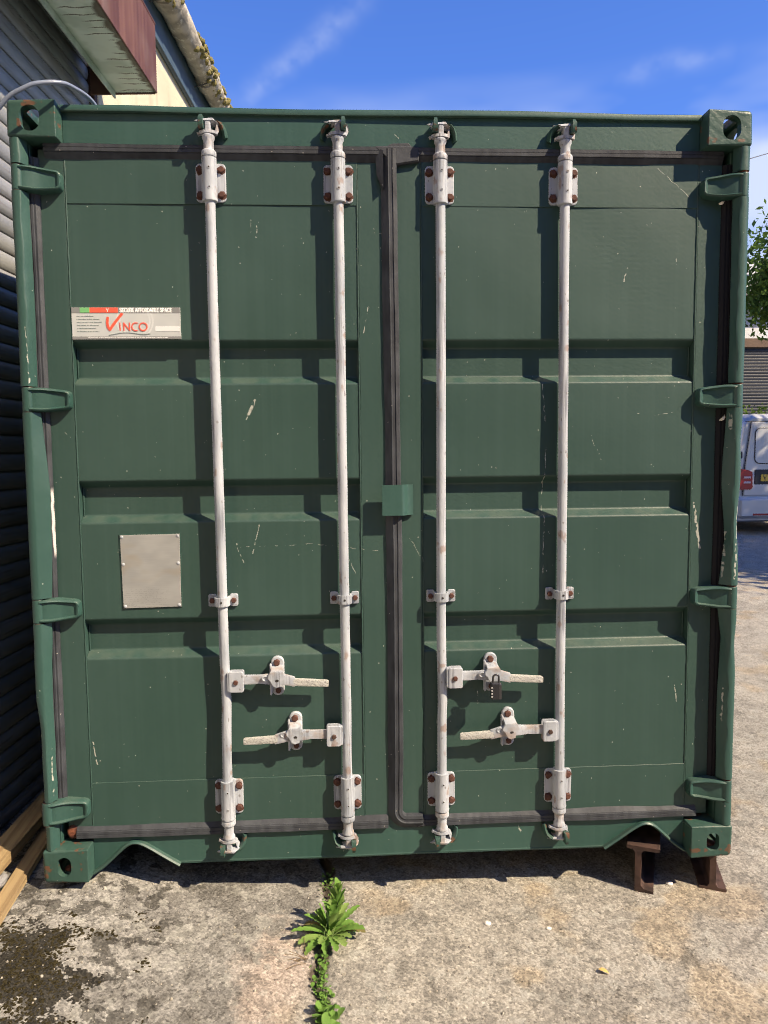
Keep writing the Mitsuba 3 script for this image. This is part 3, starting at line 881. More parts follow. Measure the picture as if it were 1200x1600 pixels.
def cam_head(x, z, up):
    """Forged cam: collar, flange, web and hooked top plate. z is the collar's start, up = +1 or -1."""
    def zz(d): return z + up * d
    prof = [(.0175, 0), (.0235, .001), (.0245, .005), (.0245, .015), (.022, .019), (.0165, .024), (.0163, .050), (.0205, .058), (.0205, .066), (.016, .071)]
    pr = [(r, zz(d)) for r, d in prof]
    col = lathe(pr if up > 0 else pr[::-1], (x, ROD_Y), 24)
    fl = extrude_z(Point(0, 0).buffer(1, quad_segs=8), 0, 1)
    fv = np.array(fl.vertices)
    fv = np.stack([x + .030 * fv[:, 0], ROD_Y + .019 * fv[:, 1], zz(.0715) + up * .009 * fv[:, 2]], 1)
    flg = hull(fv)
    ear = hull([(x - .034, ROD_Y - .004, zz(.070)), (x - .034, ROD_Y + .012, zz(.070)), (x - .015, ROD_Y - .012, zz(.071)), (x - .015, ROD_Y + .014, zz(.080)), (x - .038, ROD_Y + .006, zz(.078)), (x - .036, ROD_Y - .004, zz(.077))])
    web = box(x - .009, x + .010, ROD_Y - .016, ROD_Y + .020, *sorted((zz(.078), zz(.114))), .003)
    topo = hull([(x - .026, ROD_Y - .018, zz(.109)), (x + .020, ROD_Y - .018, zz(.111)), (x + .034, ROD_Y - .008, zz(.105)), (x + .038, ROD_Y + .012, zz(.098)), (x - .030, ROD_Y + .018, zz(.108)), (x - .028, ROD_Y - .014, zz(.116)), (x + .016, ROD_Y - .014, zz(.119)), (x + .030, ROD_Y + .010, zz(.112)), (x - .028, ROD_Y + .016, zz(.116))])
    nib = hull([(x - .024, ROD_Y - .010, zz(.107)), (x - .024, ROD_Y + .008, zz(.107)), (x - .044, ROD_Y - .004, zz(.115)), (x - .044, ROD_Y + .004, zz(.117)), (x - .024, ROD_Y - .008, zz(.117)), (x - .024, ROD_Y + .008, zz(.117))])
    hook = hull([(x + .030, ROD_Y - .006, zz(.106)), (x + .022, ROD_Y - .006, zz(.080)), (x + .030, ROD_Y - .004, zz(.072)), (x + .036, ROD_Y + .01, zz(.090)), (x + .034, ROD_Y + .012, zz(.102)), (x + .024, ROD_Y + .012, zz(.074))])
    return cat(col, flg, ear, web, topo, nib, hook)


def keeper(x, z, up, flip):
    """Green forged keeper on header or sill: a front lug and an arched claw on the other side."""
    def q(dx, y, d): return (x + flip * dx, y, z + up * d)
    lug = hull([q(-.028, .000, .082), q(-.011, .000, .082), q(-.026, -.006, .092), q(-.012, -.006, .092), q(-.026, -.006, .112), q(-.013, -.006, .112), q(-.023, .002, .124), q(-.014, .002, .124), q(-.028, .058, .090), q(-.010, .058, .090), q(-.023, .058, .126), q(-.012, .058, .126)])
    pts = [(.022, .022, .112), (.034, .026, .110), (.045, .032, .100), (.051, .038, .084), (.053, .044, .066)]
    rings = []
    for dx, y, d in pts:
        rings.append([q(dx - .008, y + .004, d - .004), q(dx, y - .006, d), q(dx + .006, y + .004, d + .004), q(dx + .006, .060, d + .006), q(dx - .008, .060, d - .002)])
    claw = loft(rings)
    claw.fix_normals()
    base = hull([q(-.034, .050, .062), q(.056, .050, .062), q(.054, .050, .112), q(-.030, .050, .122), q(-.036, .060, .060), q(.058, .060, .060), q(.056, .060, .116), q(-.034, .060, .126)])
    return cat(lug, claw)


RODS = [(-.590, -.586), (-.170, -.168), (.170, .168), (.592, .592)]
HANDLE = {0: (1, .690, -.406), 1: (-1, .489, -.347), 2: (1, .684, .345), 3: (-1, .483, .408)}
for ri, (xt, xb) in enumerate(RODS):
    x = (xt + xb) / 2
    ROD_Y = (.030, .030, .036, .036)[ri]
    RD = ROD_Y - .025
    wob = np.random.default_rng(30 + ri)
    zz = np.linspace(.20, 2.43, 40)
    bend = .0012 * np.sin(zz * (2.2 + ri * .4) + ri) + (.0035 if ri in (0, 2) else 0) * np.exp(-((zz - .62) / .10) ** 2)
    path = np.stack([np.interp(zz, [.2, 2.43], [xb, xt]) + bend * np.clip((zz - .3) / .3, 0, 1) * np.clip((2.3 - zz) / .3, 0, 1), ROD_Y + bend * .5, zz], 1)
    bar = add('locking_bar', tube(path, .0166, 24), 'white_paint', C, True)
    for up, zc, zcol in ((1, 2.365, 2.437), (-1, .265, .193)):
        xx = xt if up > 0 else xb
        w, h = .049, .062
        plate = bprism(rrect(xx - w, xx + w, zc - h, zc + h, .014), .0545, .0618, .0018)
        notch = []
        saddle = box(xx - .021, xx + .021, ROD_Y, .056, zc - .066, zc + .070, .004)
        tubep = lathe([(.0195, zc - .0700), (.0245, zc - .0680), (.0252, zc - .062), (.0238, zc - .058), (.0238, zc + .060), (.0240, zc + .0690)], (xx, ROD_Y), 28)
        add('bearing_bracket', cat(plate, saddle, tubep), 'white_paint', bar, 32)
        for sx in (-1, 1):
            for sz in (-1, 1):
                wsh = Point(0, 0).buffer(.0132 + .0015 * wob.random(), quad_segs=5)
                wsh = Polygon([(xx + sx * .0355 + a * (1 + .12 * wob.normal()), zc + sz * .0405 + b * (1 + .12 * wob.normal()) - .001) for a, b in list(wsh.exterior.coords)[:-1]])
                add('washer', prism(wsh.buffer(0), .0538, .0552), 'rust_bolt', bar)
                add('bolt', bolt_head(xx + sx * .0355, .0545, zc + sz * .0405 + .002 * wob.random(), .0112), 'rust_bolt', bar)
        for dz in (-.028, .034):
            hole = trimesh.creation.annulus(.0026, .0046, .0022, sections=14)
            hole.apply_transform(trimesh.transformations.rotation_matrix(math.pi / 2, [1, 0, 0]))
            hole = moved(hole, xx + .002, ROD_Y - .0243, zc + dz)
            dot = trimesh.creation.cylinder(.0028, .0016, sections=12)
            dot.apply_transform(trimesh.transformations.rotation_matrix(math.pi / 2, [1, 0, 0]))
            add('grease_hole', moved(dot, xx + .002, ROD_Y - .0240, zc + dz), 'dark_hole', bar)
            add('hole_rim', hole, 'cast_white', bar)
        add('cam', cam_head(xx, zcol, up), 'cast_white', bar, 32)
        add('keeper', keeper(xx, zcol, up, 1 if ri in (0, 2) else -1), 'cast_paint', head if up > 0 else sl, 40)
    # middle guide
    zg = .968
    strap = [(-.0495, .0555), (-.024, .0555), (-.0215, .052), (-.0215, .025 + RD), (-.020, .016 + RD), (-.0155, .0085 + RD), (-.008, .0045 + RD), (0, .0035 + RD), (.008, .0045 + RD), (.0155, .0085 + RD), (.020, .016 + RD), (.0215, .025 + RD), (.0215, .052), (.024, .0555), (.0495, .0555)]
    ls = LineString([(x + a, b) for a, b in strap]).buffer(.0032, cap_style=2, join_style=1, quad_segs=4)
    body = extrude_z(ls, zg - .0150, zg + .0150)
    sides = [bprism(rrect(x + s * .037 - .0135, x + s * .037 + .0135, zg - .0215, zg + .0215, .006), .0535, .062, .0015) for s in (-1, 1)]
    add('guide_bracket', cat(body, sides), 'white_paint', bar, 30)
    for s in (-1, 1):
        add('bolt', bolt_head(x + s * .037, .0535, zg, .0098), 'rust_bolt', bar)
    dot = trimesh.creation.cylinder(.0036, .0016, sections=12)
    dot.apply_transform(trimesh.transformations.rotation_matrix(math.pi / 2, [1, 0, 0]))
    add('grease_hole', moved(dot, x + .001, -.0002 + RD, zg), 'dark_hole', bar)

    # handle
    s, hz, rx = HANDLE[ri]
    hx0 = x + s * .019                      # rod side
    hub_l, hub_r = hx0, hx0 + s * .050
    grip_end = rx + s * .178
    drop = -.004 if s > 0 else -.003
    def lv(xa, ya, za, hh, tt):
        ya = ya + DY
        return [(xa, ya - tt, za - hh), (xa, ya - tt - .0015, za - hh * .6), (xa, ya - tt - .0015, za + hh * .6), (xa, ya - tt, za + hh), (xa, ya + tt, za + hh), (xa, ya + tt, za - hh)]
    DY = .016
    st = [(hub_r - s * .012, .004, hz + .006, .0155, .005), (hub_r + s * .03, .004, hz + .006, .0155, .005), (hub_r + s * .055, .003, hz + .007, .0145, .006), (rx - s * .035, -.002, hz + .008, .0165, .007), (rx, -.003, hz + .007, .0170, .007), (rx + s * .030, -.003, hz + .005, .0175, .007), (rx + s * .062, -.001, hz - .004, .0160, .0065)]
    if s < 0:
        st[-1] = (rx + s * .070, -.001, hz - .006, .0155, .0065)
    lever = loft([lv(*q) for q in st]); lever.fix_normals()
    hk = add('handle', lever, 'cast_white', C, 30)
    ge = [(rx + s * .052, -.001, hz - .004 + (0 if s > 0 else -.001), .0125, .0062), (rx + s * .064, -.002, hz - .005, .0122, .0066), (grip_end - s * .006, .000, hz - .013 if s > 0 else hz - .010, .0112, .0062), (grip_end, .000, hz - .0135 if s > 0 else hz - .0105, .0090, .005)]
    gp = loft([lv(*q) for q in ge]); gp.fix_normals()
    add('grip', gp, 'grip_paint', hk, 30)
    hubp = rrect(*sorted((hub_l, hub_r)), hz - .035, hz + .038, .007)
    tabs = rrect(*sorted((hub_l + s * .004, hub_r - s * .004)), hz + .03, hz + .044, .004)
    hub = cat(bprism(hubp, .0045, .011, .002), prism(rrect(*sorted((hub_l, hub_r)), hz - .035, hz + .038, .007), .026, .033), bprism(rrect(*sorted((hub_l - s * .006, hub_l + s * .010)), hz - .032, hz + .036, .004), .007, .032, .002))
    add('hub', hub, 'white_paint', hk, 30)
    add('bolt', bolt_head(hub_l + s * .024, .0045, hz + .001, .0088, .006), 'rust_bolt' if ri % 2 == 0 else 'beam_rust', hk)
    # retainer on the door
    rt = add('retainer', bprism(rrect(rx - .0225, rx + .0225, hz - .062, hz + .076, .0215, 8), .050, .0635, .003), 'white_paint', hk, 30)
    add('bolt', bolt_head(rx - .002, .050, hz + .056, .0120, .012), 'rust_bolt', hk)
    add('bolt', bolt_head(rx + .002, .050, hz - .044, .0105, .010), 'rust_bolt', hk)
    arm = cat(hull([(rx - .021, .046, hz + .042), (rx + .021, .046, hz + .042), (rx - .018, .050, hz + .046), (rx + .018, .050, hz + .046), (rx - .020, .004, hz + .034), (rx + .022, .004, hz + .034), (rx - .021, .052, hz + .033), (rx + .021, .052, hz + .033), (rx - .020, .008, hz + .026), (rx + .022, .008, hz + .026)]))
    rib = box(rx - .0265, rx - .0195, .034, .056, hz - .057, hz + .052, .002)
    cpoly = Polygon([(rx - .021, hz + .036), (rx + .022, hz + .036), (rx + .029, hz + .020), (rx + .0285, hz + .013), (rx + .020, hz + .003), (rx + .015, hz - .015), (rx, hz - .020), (rx - .012, hz - .015), (rx - .022, hz + .004), (rx - .031, hz + .013), (rx - .030, hz + .020)]).buffer(-.002).buffer(.004, quad_segs=4).buffer(-.002)
    catch = bprism(cpoly, -.0030, .0035, .0015)
    loop = tube([(rx - .038 + .011 * math.cos(t), .006, hz + .012 + .008 * math.sin(t)) for t in np.linspace(0, 2 * math.pi, 14)], .0032, 6)
    add('catch', cat(arm, rib, catch, loop), 'cast_white', hk, 30)
    dot = trimesh.creation.cylinder(.0042, .0016, sections=12)
    dot.apply_transform(trimesh.transformations.rotation_matrix(math.pi / 2, [1, 0, 0]))
    dot.apply_scale([1.5, 1, 1])
    if ri != 2:
        add('padlock_hole', moved(dot, rx + .002, -.0032, hz + .006), 'dark_hole', hk)

# bare data plate
dp = add('data_plate', bprism(Polygon([(-.932, 1.1985), (-.731, 1.2005), (-.7325, .948), (-.9285, .9455)]), .0585, .0615, .0006), 'alu_plate', C)
dpb = add('plate_backing', bprism(Polygon([(-.936, 1.2015), (-.728, 1.2035), (-.7285, .9465), (-.9315, .944)]), .0605, .068, .0006), 'door_paint', C)
for x, z in ((-.926, 1.192), (-.737, 1.194), (-.924, 1.098), (-.738, 1.100), (-.922, .952), (-.739, .954)):
    m = trimesh.creation.icosphere(2, .0055); m.apply_scale([1, .5, 1])
    add('rivet', moved(m, x, .0585, z), 'white_paint', dp, True)

# advertising sticker
sk = thing('advertising_sticker', 'pale advertising sticker with red lettering stuck on the left door', 'sticker')
sx0, sx1, sz0, sz1, sy = -1.0615, -.7055, 1.8585, 1.9625, .0596
add('sheet', prism([(sx0, sz0 - .001), (sx1 + .001, sz0), (sx1, sz1), (sx0 + .0, sz1)], sy, sy + .0045), 'print_pale', sk)
e = .0009
add('title_band', prism([(sx0, sz1 - .0185), (sx1, sz1 - .0185), (sx1, sz1), (sx0, sz1)], sy - e, sy + .001), 'print_grey', sk)
add('green_block', prism([(sx0 + .028, sz1 - .0175), (sx0 + .060, sz1 - .0175), (sx0 + .060, sz1 - .001), (sx0 + .028, sz1 - .001)], sy - 2 * e, sy), 'print_green', sk)
add('red_block', prism([(sx0 + .060, sz1 - .0175), (sx0 + .152, sz1 - .0175), (sx0 + .152, sz1 - .001), (sx0 + .060, sz1 - .001)], sy - 2 * e, sy), 'print_red', sk)
add('lettering', cat(text('SECURE AFFORDABLE SPACE', sx0 + .157, sz1 - .0160, .0135, sy - e, .0009, True, .172), text('SECURE AFFORDABLE SPACE', sx0 + .1577, sz1 - .0160, .0135, sy - e, .00085, True, .172)), 'print_letter', sk)
add('lettering', text('Y', sx0 + .113, sz1 - .0150, .0105, sy - 2 * e, .0006, True), 'print_white', sk)
add('foot_band', prism([(sx0, sz0 - .001), (sx1 + .001, sz0), (sx1 + .001, sz0 + .0085), (sx0, sz0 + .0085)], sy - e, sy + .001), 'print_grey', sk)
rr = random.Random(5)
bars, xx = [], sx0 + .052
while xx < sx1 - .05:
    wd = rr.uniform(.003, .011)
    bars.append(prism(sbox(xx, sz0 + .0028, xx + wd, sz0 + .0055), sy - 2 * e, sy - e * .5))
    xx += wd + rr.uniform(.0012, .003)
add('small_print', cat(bars), 'print_white', sk, kind='stuff')
rows, zz0 = [], sz1 - .031
for q, ln in enumerate([.056, .073, .081, .070, .062, .072]):
    xx = sx0 + .016
    while xx < sx0 + .016 + ln:
        wd = rr.uniform(.0016, .0030)
        rows.append(prism(sbox(xx, zz0 - q * .0099, xx + wd, zz0 - q * .0099 + rr.uniform(.0022, .0034)), sy - e, sy + .0005))
        xx += wd + (rr.uniform(.0006, .0010) if rr.random() < .8 else .0026)
add('small_print', cat(rows), 'print_text', sk, kind='stuff')
vx, vz = sx0 + .118, sz1 - .031
stroke = unary_union([LineString([(vx, vz - .004), (vx - .002, vz - .020), (vx, vz - .034), (vx + .006, vz - .042)]).buffer(.0042, quad_segs=5), LineString([(vx + .006, vz - .042), (vx + .022, vz - .020), (vx + .046, vz + .0085)]).buffer(.0043, quad_segs=5)])
add('logo', prism(stroke, sy - 2 * e, sy), 'print_red', sk)
def ring_(cx, cz, r, w): return Point(cx, cz).buffer(r, quad_segs=12).difference(Point(cx, cz).buffer(r - w, quad_segs=12))
lw = .0034
zb = sz0 + .0275
I = sbox(vx + .038, zb, vx + .038 + lw, zb + .026)
N = unary_union([sbox(vx + .050, zb, vx + .050 + lw, zb + .026), sbox(vx + .069, zb, vx + .069 + lw, zb + .026), LineString([(vx + .0515, zb + .025), (vx + .071, zb + .001)]).buffer(lw / 2)])
Cc = ring_(vx + .091, zb + .0125, .0145, lw).difference(sbox(vx + .096, zb + .0005, vx + .12, zb + .0245))
O = ring_(vx + .1155, zb + .0125, .0145, lw * 1.15)
for g in (I, N, Cc, O):
    add('logo', prism(g, sy - 2 * e, sy), 'print_red', sk)
xs_ = np.linspace(0, 1, 24)
sw = LineString([(vx + .003 + t * .134, sz0 + .0165 + .0045 * math.sin(t * 5.6 - .8) + .005 * t ** 6) for t in xs_]).buffer(.0008)
add('logo', prism(sw, sy - 2 * e, sy), 'print_text', sk)
for r_ in (.052, .062):
  for half in (0, 1):
    g = ring_(vx + .088, sz1 - .045, r_, .005).intersection(sbox(*((sx0 + .12, vx + .086) if half == 0 else (vx + .090, sx1 - .02))[0:1], sz0 + .0195, ((vx + .086) if half == 0 else (sx1 - .02)), sz1 - .0195))
    if g.area > 0: add('ring_print', prism(g, sy - e * .6, sy + .0005), 'print_ring', sk)
add('blank_label', prism(sbox(sx1 - .083, sz0 + .026, sx1 - .002, sz0 + .042), sy - e, sy), 'print_white', sk)

# padlock on the handle
pk = thing('padlock', 'black combination padlock hanging from a white door handle catch', 'padlock')
plx, plz = .349, .690
bx = rrect(plx - .0175, plx + .0175, plz - .072, plz - .014, .004)
pb = add('body', bprism(bx, -.034, -.010, .003), 'lock_black', pk, 30)
a = np.linspace(0, np.pi, 12)
sh = [(plx - .010, -.020, plz - .016)] + [(plx - .010 + .010 * (1 - math.cos(t)), -.022 - .003 * math.sin(t), plz + .004 + .010 * math.sin(t)) for t in a] + [(plx + .010, -.022, plz - .016)]
add('shackle', tube(sh, .0036, 10), 'lock_steel', pk, True)
for q in range(4):
    dm = box(plx - .0185, plx - .0125, -.0348, -.030, plz - .030 - q * .0105 - .0014, plz - .030 - q * .0105 + .0014, .0008)
    add('dial', dm, 'lock_dial', pk)
add('edge_strip', box(plx + .008, plx + .0178, -.0350, -.030, plz - .070, plz - .018, .0015), 'lock_steel', pk)

# ------------------------------------------------------------------ steel beams under the right corner
def beam(pts, y0, y1, rot, label):
    m = prism(Polygon(pts).buffer(-.003).buffer(.006, quad_segs=3).buffer(-.003), 0, y1 - y0)
    c = np.array(pts).mean(0)
    m.apply_translation([-c[0], 0, 0]); m.apply_transform(trimesh.transformations.rotation_matrix(rot, [0, 0, 1])); m.apply_translation([c[0], y0, 0])
    return single('steel_beam', m, 'beam_rust', label, 'steel beam', group='rusty steel beams under the right end of the container')


zb1, zb2 = gz(.905, .04) - .004, gz(1.17, .05) - .004
beam([(.852, .0215), (.968, .0215), (.968, .009), (.912, .007), (.9035, -.004), (.9035, zb1 + .030), (.914, zb1 + .017), (.948, zb1 + .013), (.948, zb1), (.890, zb1), (.882, zb1 + .010), (.882, -.004), (.874, .007), (.852, .009)], .050, .60, -.42, 'rusty brown steel beam under the arch at the right end of the container')
beam([(1.110, -.0015), (1.222, -.0015), (1.222, -.013), (1.196, -.016), (1.190, -.026), (1.190, zb2 + .028), (1.198, zb2 + .014), (1.228, zb2 + .012), (1.228, zb2), (1.132, zb2), (1.132, zb2 + .012), (1.160, zb2 + .015), (1.168, zb2 + .028), (1.168, -.026), (1.160, -.016), (1.110, -.013)], .058, .60, -.30, 'rusty brown steel beam under the bottom right corner casting')

# ------------------------------------------------------------------ workshop building on the left
WA = math.atan(.06)
MW = np.array([[math.cos(WA), math.sin(WA), 0, -1.552], [-math.sin(WA), math.cos(WA), 0, 0], [0, 0, 1, 0], [0, 0, 0, 1]])
# local x = outward from the wall, local y = along the wall


def W(m):
    m = m.copy(); m.apply_transform(MW); return m


wb = thing('workshop_building', 'cream workshop building beside the container with a grey roller shutter and mossy gutter', 'building')
wall = add('wall', W(cat(box(-.30, 0, 1.70, 11, -.2, 4.21, .004), box(-.30, 0, -1.55, 1.6995, 3.56, 4.21, .004), box(-.30, 0, -7, -1.55, -.2, 4.21, .004))), 'cream_render', wb)
shut = add('roller_shutter', W(box(-.12, -.06, -1.54, 1.69, -.15, 3.60, 0)), 'slat_paint', wb)
za = np.linspace(0, 1, 9)
sl_sec = [(-.055, 0.000), (-.040, .002)] + [(-.040 + .009 * math.sin(t * math.pi) ** .55, .003 + t * .064) for t in za[1:-1]] + [(-.040, .069), (-.047, .0705), (-.047, .0755), (-.055, .0755)]
slat = trimesh.creation.extrude_polygon(Polygon(sl_sec), 3.19, engine='earcut')
v = np.array(slat.vertices)
slat = trimesh.Trimesh(np.stack([v[:, 0], v[:, 2] - 1.53, v[:, 1]], 1), np.array(slat.faces)[:, ::-1], process=False)
slat.fix_normals()
base_ply = mikit.ply(W(slat), 'mat_slat_paint', 30)
for k in range(50):
    kk = keyfor('slat', shut)
    scene[kk] = {**base_ply, 'to_world': T().translate([0, 0, -.10 + k * .0755])}
add('guide_channel', W(box(-.06, -.002, 1.655, 1.698, -.15, 3.52, .004)), 'beam_rust', wb)
sb = add('shutter_housing', W(cat(box(.340, .348, -1.62, 1.600, 3.350, 3.690, .002), box(.002, .340, 1.590, 1.600, 3.345, 3.690, .002), box(.002, .350, -1.62, 1.602, 3.690, 3.702, .002))), 'fascia_rust', wb)
add('soffit', W(cat(box(.135, .339, -1.62, 1.589, 3.352, 3.358, .001), box(.126, .1345, -1.62, 1.589, 3.322, 3.40, .001))), 'soffit_paint', sb)
add('fascia_board', W(box(.001, .030, -7, 11, 4.20, 4.46, .004)), 'blue_board', wb)
add('fascia_board', W(box(.031, .040, -7, 11, 4.195, 4.235, .003)), 'blue_board', wb)
# half-round cement gutter in lengths with collars
gut = []
yy = -6.6
prof = [(.078 * math.cos(t), .078 * math.sin(t)) for t in np.linspace(math.pi, 2 * math.pi, 15)]
sec = [(.110 + a, 4.485 + b) for a, b in prof] + [(.110 + a * .80, 4.485 + b * .80) for a, b in prof[::-1]]
roll = [(.112 + .082 * math.cos(t), 4.47 + .082 * math.sin(t)) for t in np.linspace(0, 2 * math.pi, 20, endpoint=False)]
def gbar(poly, y0, y1, seed):
    ys = np.linspace(y0, y1, max(3, int((y1 - y0) / .06)))
    rings = []
    for y in ys:
        dv = (meshkit.fbm(np.array([(a * 14, y * 8, b * 14) for a, b in poly]), 3, seed) - .5) * .036
        c = np.mean(poly, 0)
        rings.append([(c[0] + (a - c[0]) * (1 + d / .08), y, c[1] + (b - c[1]) * (1 + d / .08)) for (a, b), d in zip(poly, dv)])
    m = loft(rings); m.fix_normals(); return m
g0 = gbar(roll, -6.9, 10.8, 3)
gk = add('gutter', W(g0), 'gutter_stone', wb, 60)
for k in range(16):
    y = -6.2 + k * 1.1
    c = [(.112 + (a - .112) * 1.16, 4.47 + (b - 4.47) * 1.16) for a, b in roll]
    add('collar', W(gbar(c, y, y + .13, 9 + k)), 'gutter_stone', gk, 60)
moss = []
for k in range(700):
    y = RNG.uniform(1.2, 8.0)
    t = RNG.uniform(-1.2, 1.3)
    if meshkit.noise(np.array([[y * 4.6, 0.3, 0]]), 4)[0] < .42:
        continue
    m = trimesh.creation.icosphere(1, RNG.uniform(.006, .024))
    m.vertices *= (0.7 + .6 * RNG.random((len(m.vertices), 1)))
    moss.append(moved(m, .112 + .086 * math.cos(t), y, 4.47 + .084 * math.sin(t)))
add('moss', W(cat(moss)), 'gutter_moss', gk, True, kind='stuff')
add('roof', W(hull([(.10, -7, 4.50), (.10, 11, 4.50), (-4.5, -7, 6.3), (-4.5, 11, 6.3), (.10, -7, 4.53), (.10, 11, 4.53), (-4.5, -7, 6.36), (-4.5, 11, 6.36)])), 'roof_slate', wb)
add('back_wall', W(box(-6, -5.8, -7, 11, -.2, 4.2, 0)), 'cream_render', wb)
# verge of drainpipe brackets seen as thin straws under the gutter
for y in (2.55, 3.65, 4.75):
    add('gutter_bracket', W(tube([(.030, y, 4.36), (.10, y, 4.375), (.17, y, 4.40)], .004, 6)), 'wire_grey', wb)

# cable
cp = np.array([(-1.52, .06, 2.20), (-1.42, .0, 2.33), (-1.30, -.06, 2.455), (-1.195, -.082, 2.542), (-1.165, -.085, 2.570), (-1.123, -.082, 2.594), (-1.103, -.078, 2.606), (-1.088, -.071, 2.613), (-1.06, -.055, 2.624), (-1.035, -.037, 2.632), (-1.024, -.027, 2.635), (-1.0132, 0, 2.640), (-.984, .06, 2.6385), (-.972, .13, 2.629), (-.965, .22, 2.615), (-.96, .34, 2.606), (-.95, .8, 2.606)])
from scipy.interpolate import CubicSpline
ts = np.concatenate([[0], np.cumsum(np.linalg.norm(np.diff(cp, axis=0), axis=1))])
cs = CubicSpline(ts, cp)(np.linspace(0, ts[-1], 90))
single('cable', tube(cs, .0068, 10), 'cable_sheath', 'grey-blue cable arching from the wall over the top left container corner', 'cable', True)

# timber battens lying in the gap
def batten(p0, p1, w, h, label, roll=0):
    p0, p1 = np.array(p0, float), np.array(p1, float)
    L = np.linalg.norm(p1 - p0)
    m = box(-w / 2, w / 2, 0, L, -h, 0, .0025)
    m.apply_transform(trimesh.transformations.rotation_matrix(roll, [0, 1, 0]))
    d = (p1 - p0) / L
    yaw = math.atan2(-d[0], d[1]); pit = math.asin(d[2])
    m.apply_transform(trimesh.transformations.rotation_matrix(pit, [1, 0, 0]))
    m.apply_transform(trimesh.transformations.rotation_matrix(yaw, [0, 0, 1]))
    return single('timber_batten', moved(m, *p0), 'timber', label, 'timber', group='timber battens in the gap beside the container')


batten((-1.4285, -.32, .058), (-1.385, 1.9, .066), .088, .040, 'wide sawn yellow timber batten nearest the workshop wall, beside the container')
batten((-1.295, -.38, .000), (-1.440, 1.6, .012), .056, .026, 'narrow sawn yellow timber batten lying against the bottom left container corner')

# ------------------------------------------------------------------ weeds in the joint
def leaf_mesh(length, width, curl, lobes, rng, fold=.25, n=14):
    t = np.linspace(0, 1, n)
    spine = np.stack([t * length * np.cos(curl * t), 0 * t, length * t * np.sin(curl * t)], 1) if False else None
    ang = .55 - curl * t
    dx, dz = np.cos(ang), np.sin(ang)
    sx = np.concatenate([[0], np.cumsum(dx[:-1])]) * length / (n - 1)
    sz = np.concatenate([[0], np.cumsum(dz[:-1])]) * length / (n - 1)
    wv = width * np.clip(np.sin(np.pi * np.clip(t * .93 + .02, 0, 1)) ** .75 * (0.35 + .65 * t ** .6), .04, None)
    wv = wv * (1 + lobes * np.sin(t * 48 + rng.uniform(0, 6)) * (.5 + t))
    wv[-1] = .0008
    rows = []
    for k in range(n):
        rows.append([(sx[k], -wv[k], sz[k] + fold * wv[k] + .08 * wv[k] * math.sin(k * 2.1)), (sx[k], -wv[k] * .5, sz[k] + fold * wv[k] * .35), (sx[k], 0, sz[k]), (sx[k], wv[k] * .5, sz[k] + fold * wv[k] * .35), (sx[k], wv[k], sz[k] + fold * wv[k] + .08 * wv[k] * math.cos(k * 1.7))])
    return loft(np.array(rows), closed=False, caps=False)


wx, wy = -.232, -.165
wz = gz(wx, wy) + .004
wd = thing('weed', 'large leafy green weed growing out of the concrete joint in front of the doors', 'weed')
rg = np.random.default_rng(12)
specs = []
for k in range(22):
    az = k * 2.39996 + .3
    specs.append((az, rg.uniform(.085, .150), rg.uniform(.014, .021), rg.uniform(.6, 1.2), rg.uniform(-.15, .30), .0))
for k in range(20):
    az = k * 2.1 + 1
    specs.append((az, rg.uniform(.06, .12), rg.uniform(.012, .018), rg.uniform(.2, .9), rg.uniform(.3, .9), .02))
for az, L, wdt, curl, tilt, dz in specs:
    m = leaf_mesh(L, wdt, curl, .20, rg, .25, 22)
    m.apply_transform(trimesh.transformations.rotation_matrix(-tilt, [0, 1, 0]))
    m.apply_transform(trimesh.transformations.rotation_matrix(az, [0, 0, 1]))
    add('leaf', moved(m, wx + .004 * math.cos(az), wy + .004 * math.sin(az), wz + dz), rg.choice(['weed_leaf_pale', 'weed_leaf', 'weed_leaf', 'weed_leaf', 'weed_leaf_brown'], p=[.3, .27, .2, .20, .03]), wd, True)
# upright shoot
sp = np.array([(wx + .005, wy + .01, wz), (wx + .02, wy + .03, wz + .06), (wx + .030, wy + .045, wz + .115)])
add('stalk', tube(np.array([sp[0] * (1 - t) ** 2 + 2 * t * (1 - t) * sp[1] + t * t * sp[2] for t in np.linspace(0, 1, 9)]), .0032, 8), 'stem', wd, True)
for k in range(16):
    t = .25 + .75 * k / 15
    c = sp[0] * (1 - t) ** 2 + 2 * t * (1 - t) * sp[1] + t * t * sp[2]
    m = leaf_mesh(rg.uniform(.045, .075), rg.uniform(.010, .015), .5, .05, rg)
    m.apply_transform(trimesh.transformations.rotation_matrix(-(.25 + .75 * t), [0, 1, 0]))
    m.apply_transform(trimesh.transformations.rotation_matrix(k * 2.4, [0, 0, 1]))
    add('leaf', moved(m, *c), 'weed_leaf_pale' if k % 3 == 0 else 'weed_leaf', wd, True)
# wiry stems lying over it
for k in range(5):
    a0 = np.array([wx - .045 + .01 * k, wy - .075, gz(wx - .04, wy - .07)])
    a1 = a0 + [rg.uniform(-.01, .09), rg.uniform(.02, .09), rg.uniform(.03, .08)]
    mid_ = (a0 + a1) / 2 + [rg.uniform(-.01, .01), 0, .02]
    add('stalk', tube([a0 * (1 - t) ** 2 + 2 * t * (1 - t) * mid_ + t * t * a1 for t in np.linspace(0, 1, 8)], .0009, 5), 'stem', wd, True)


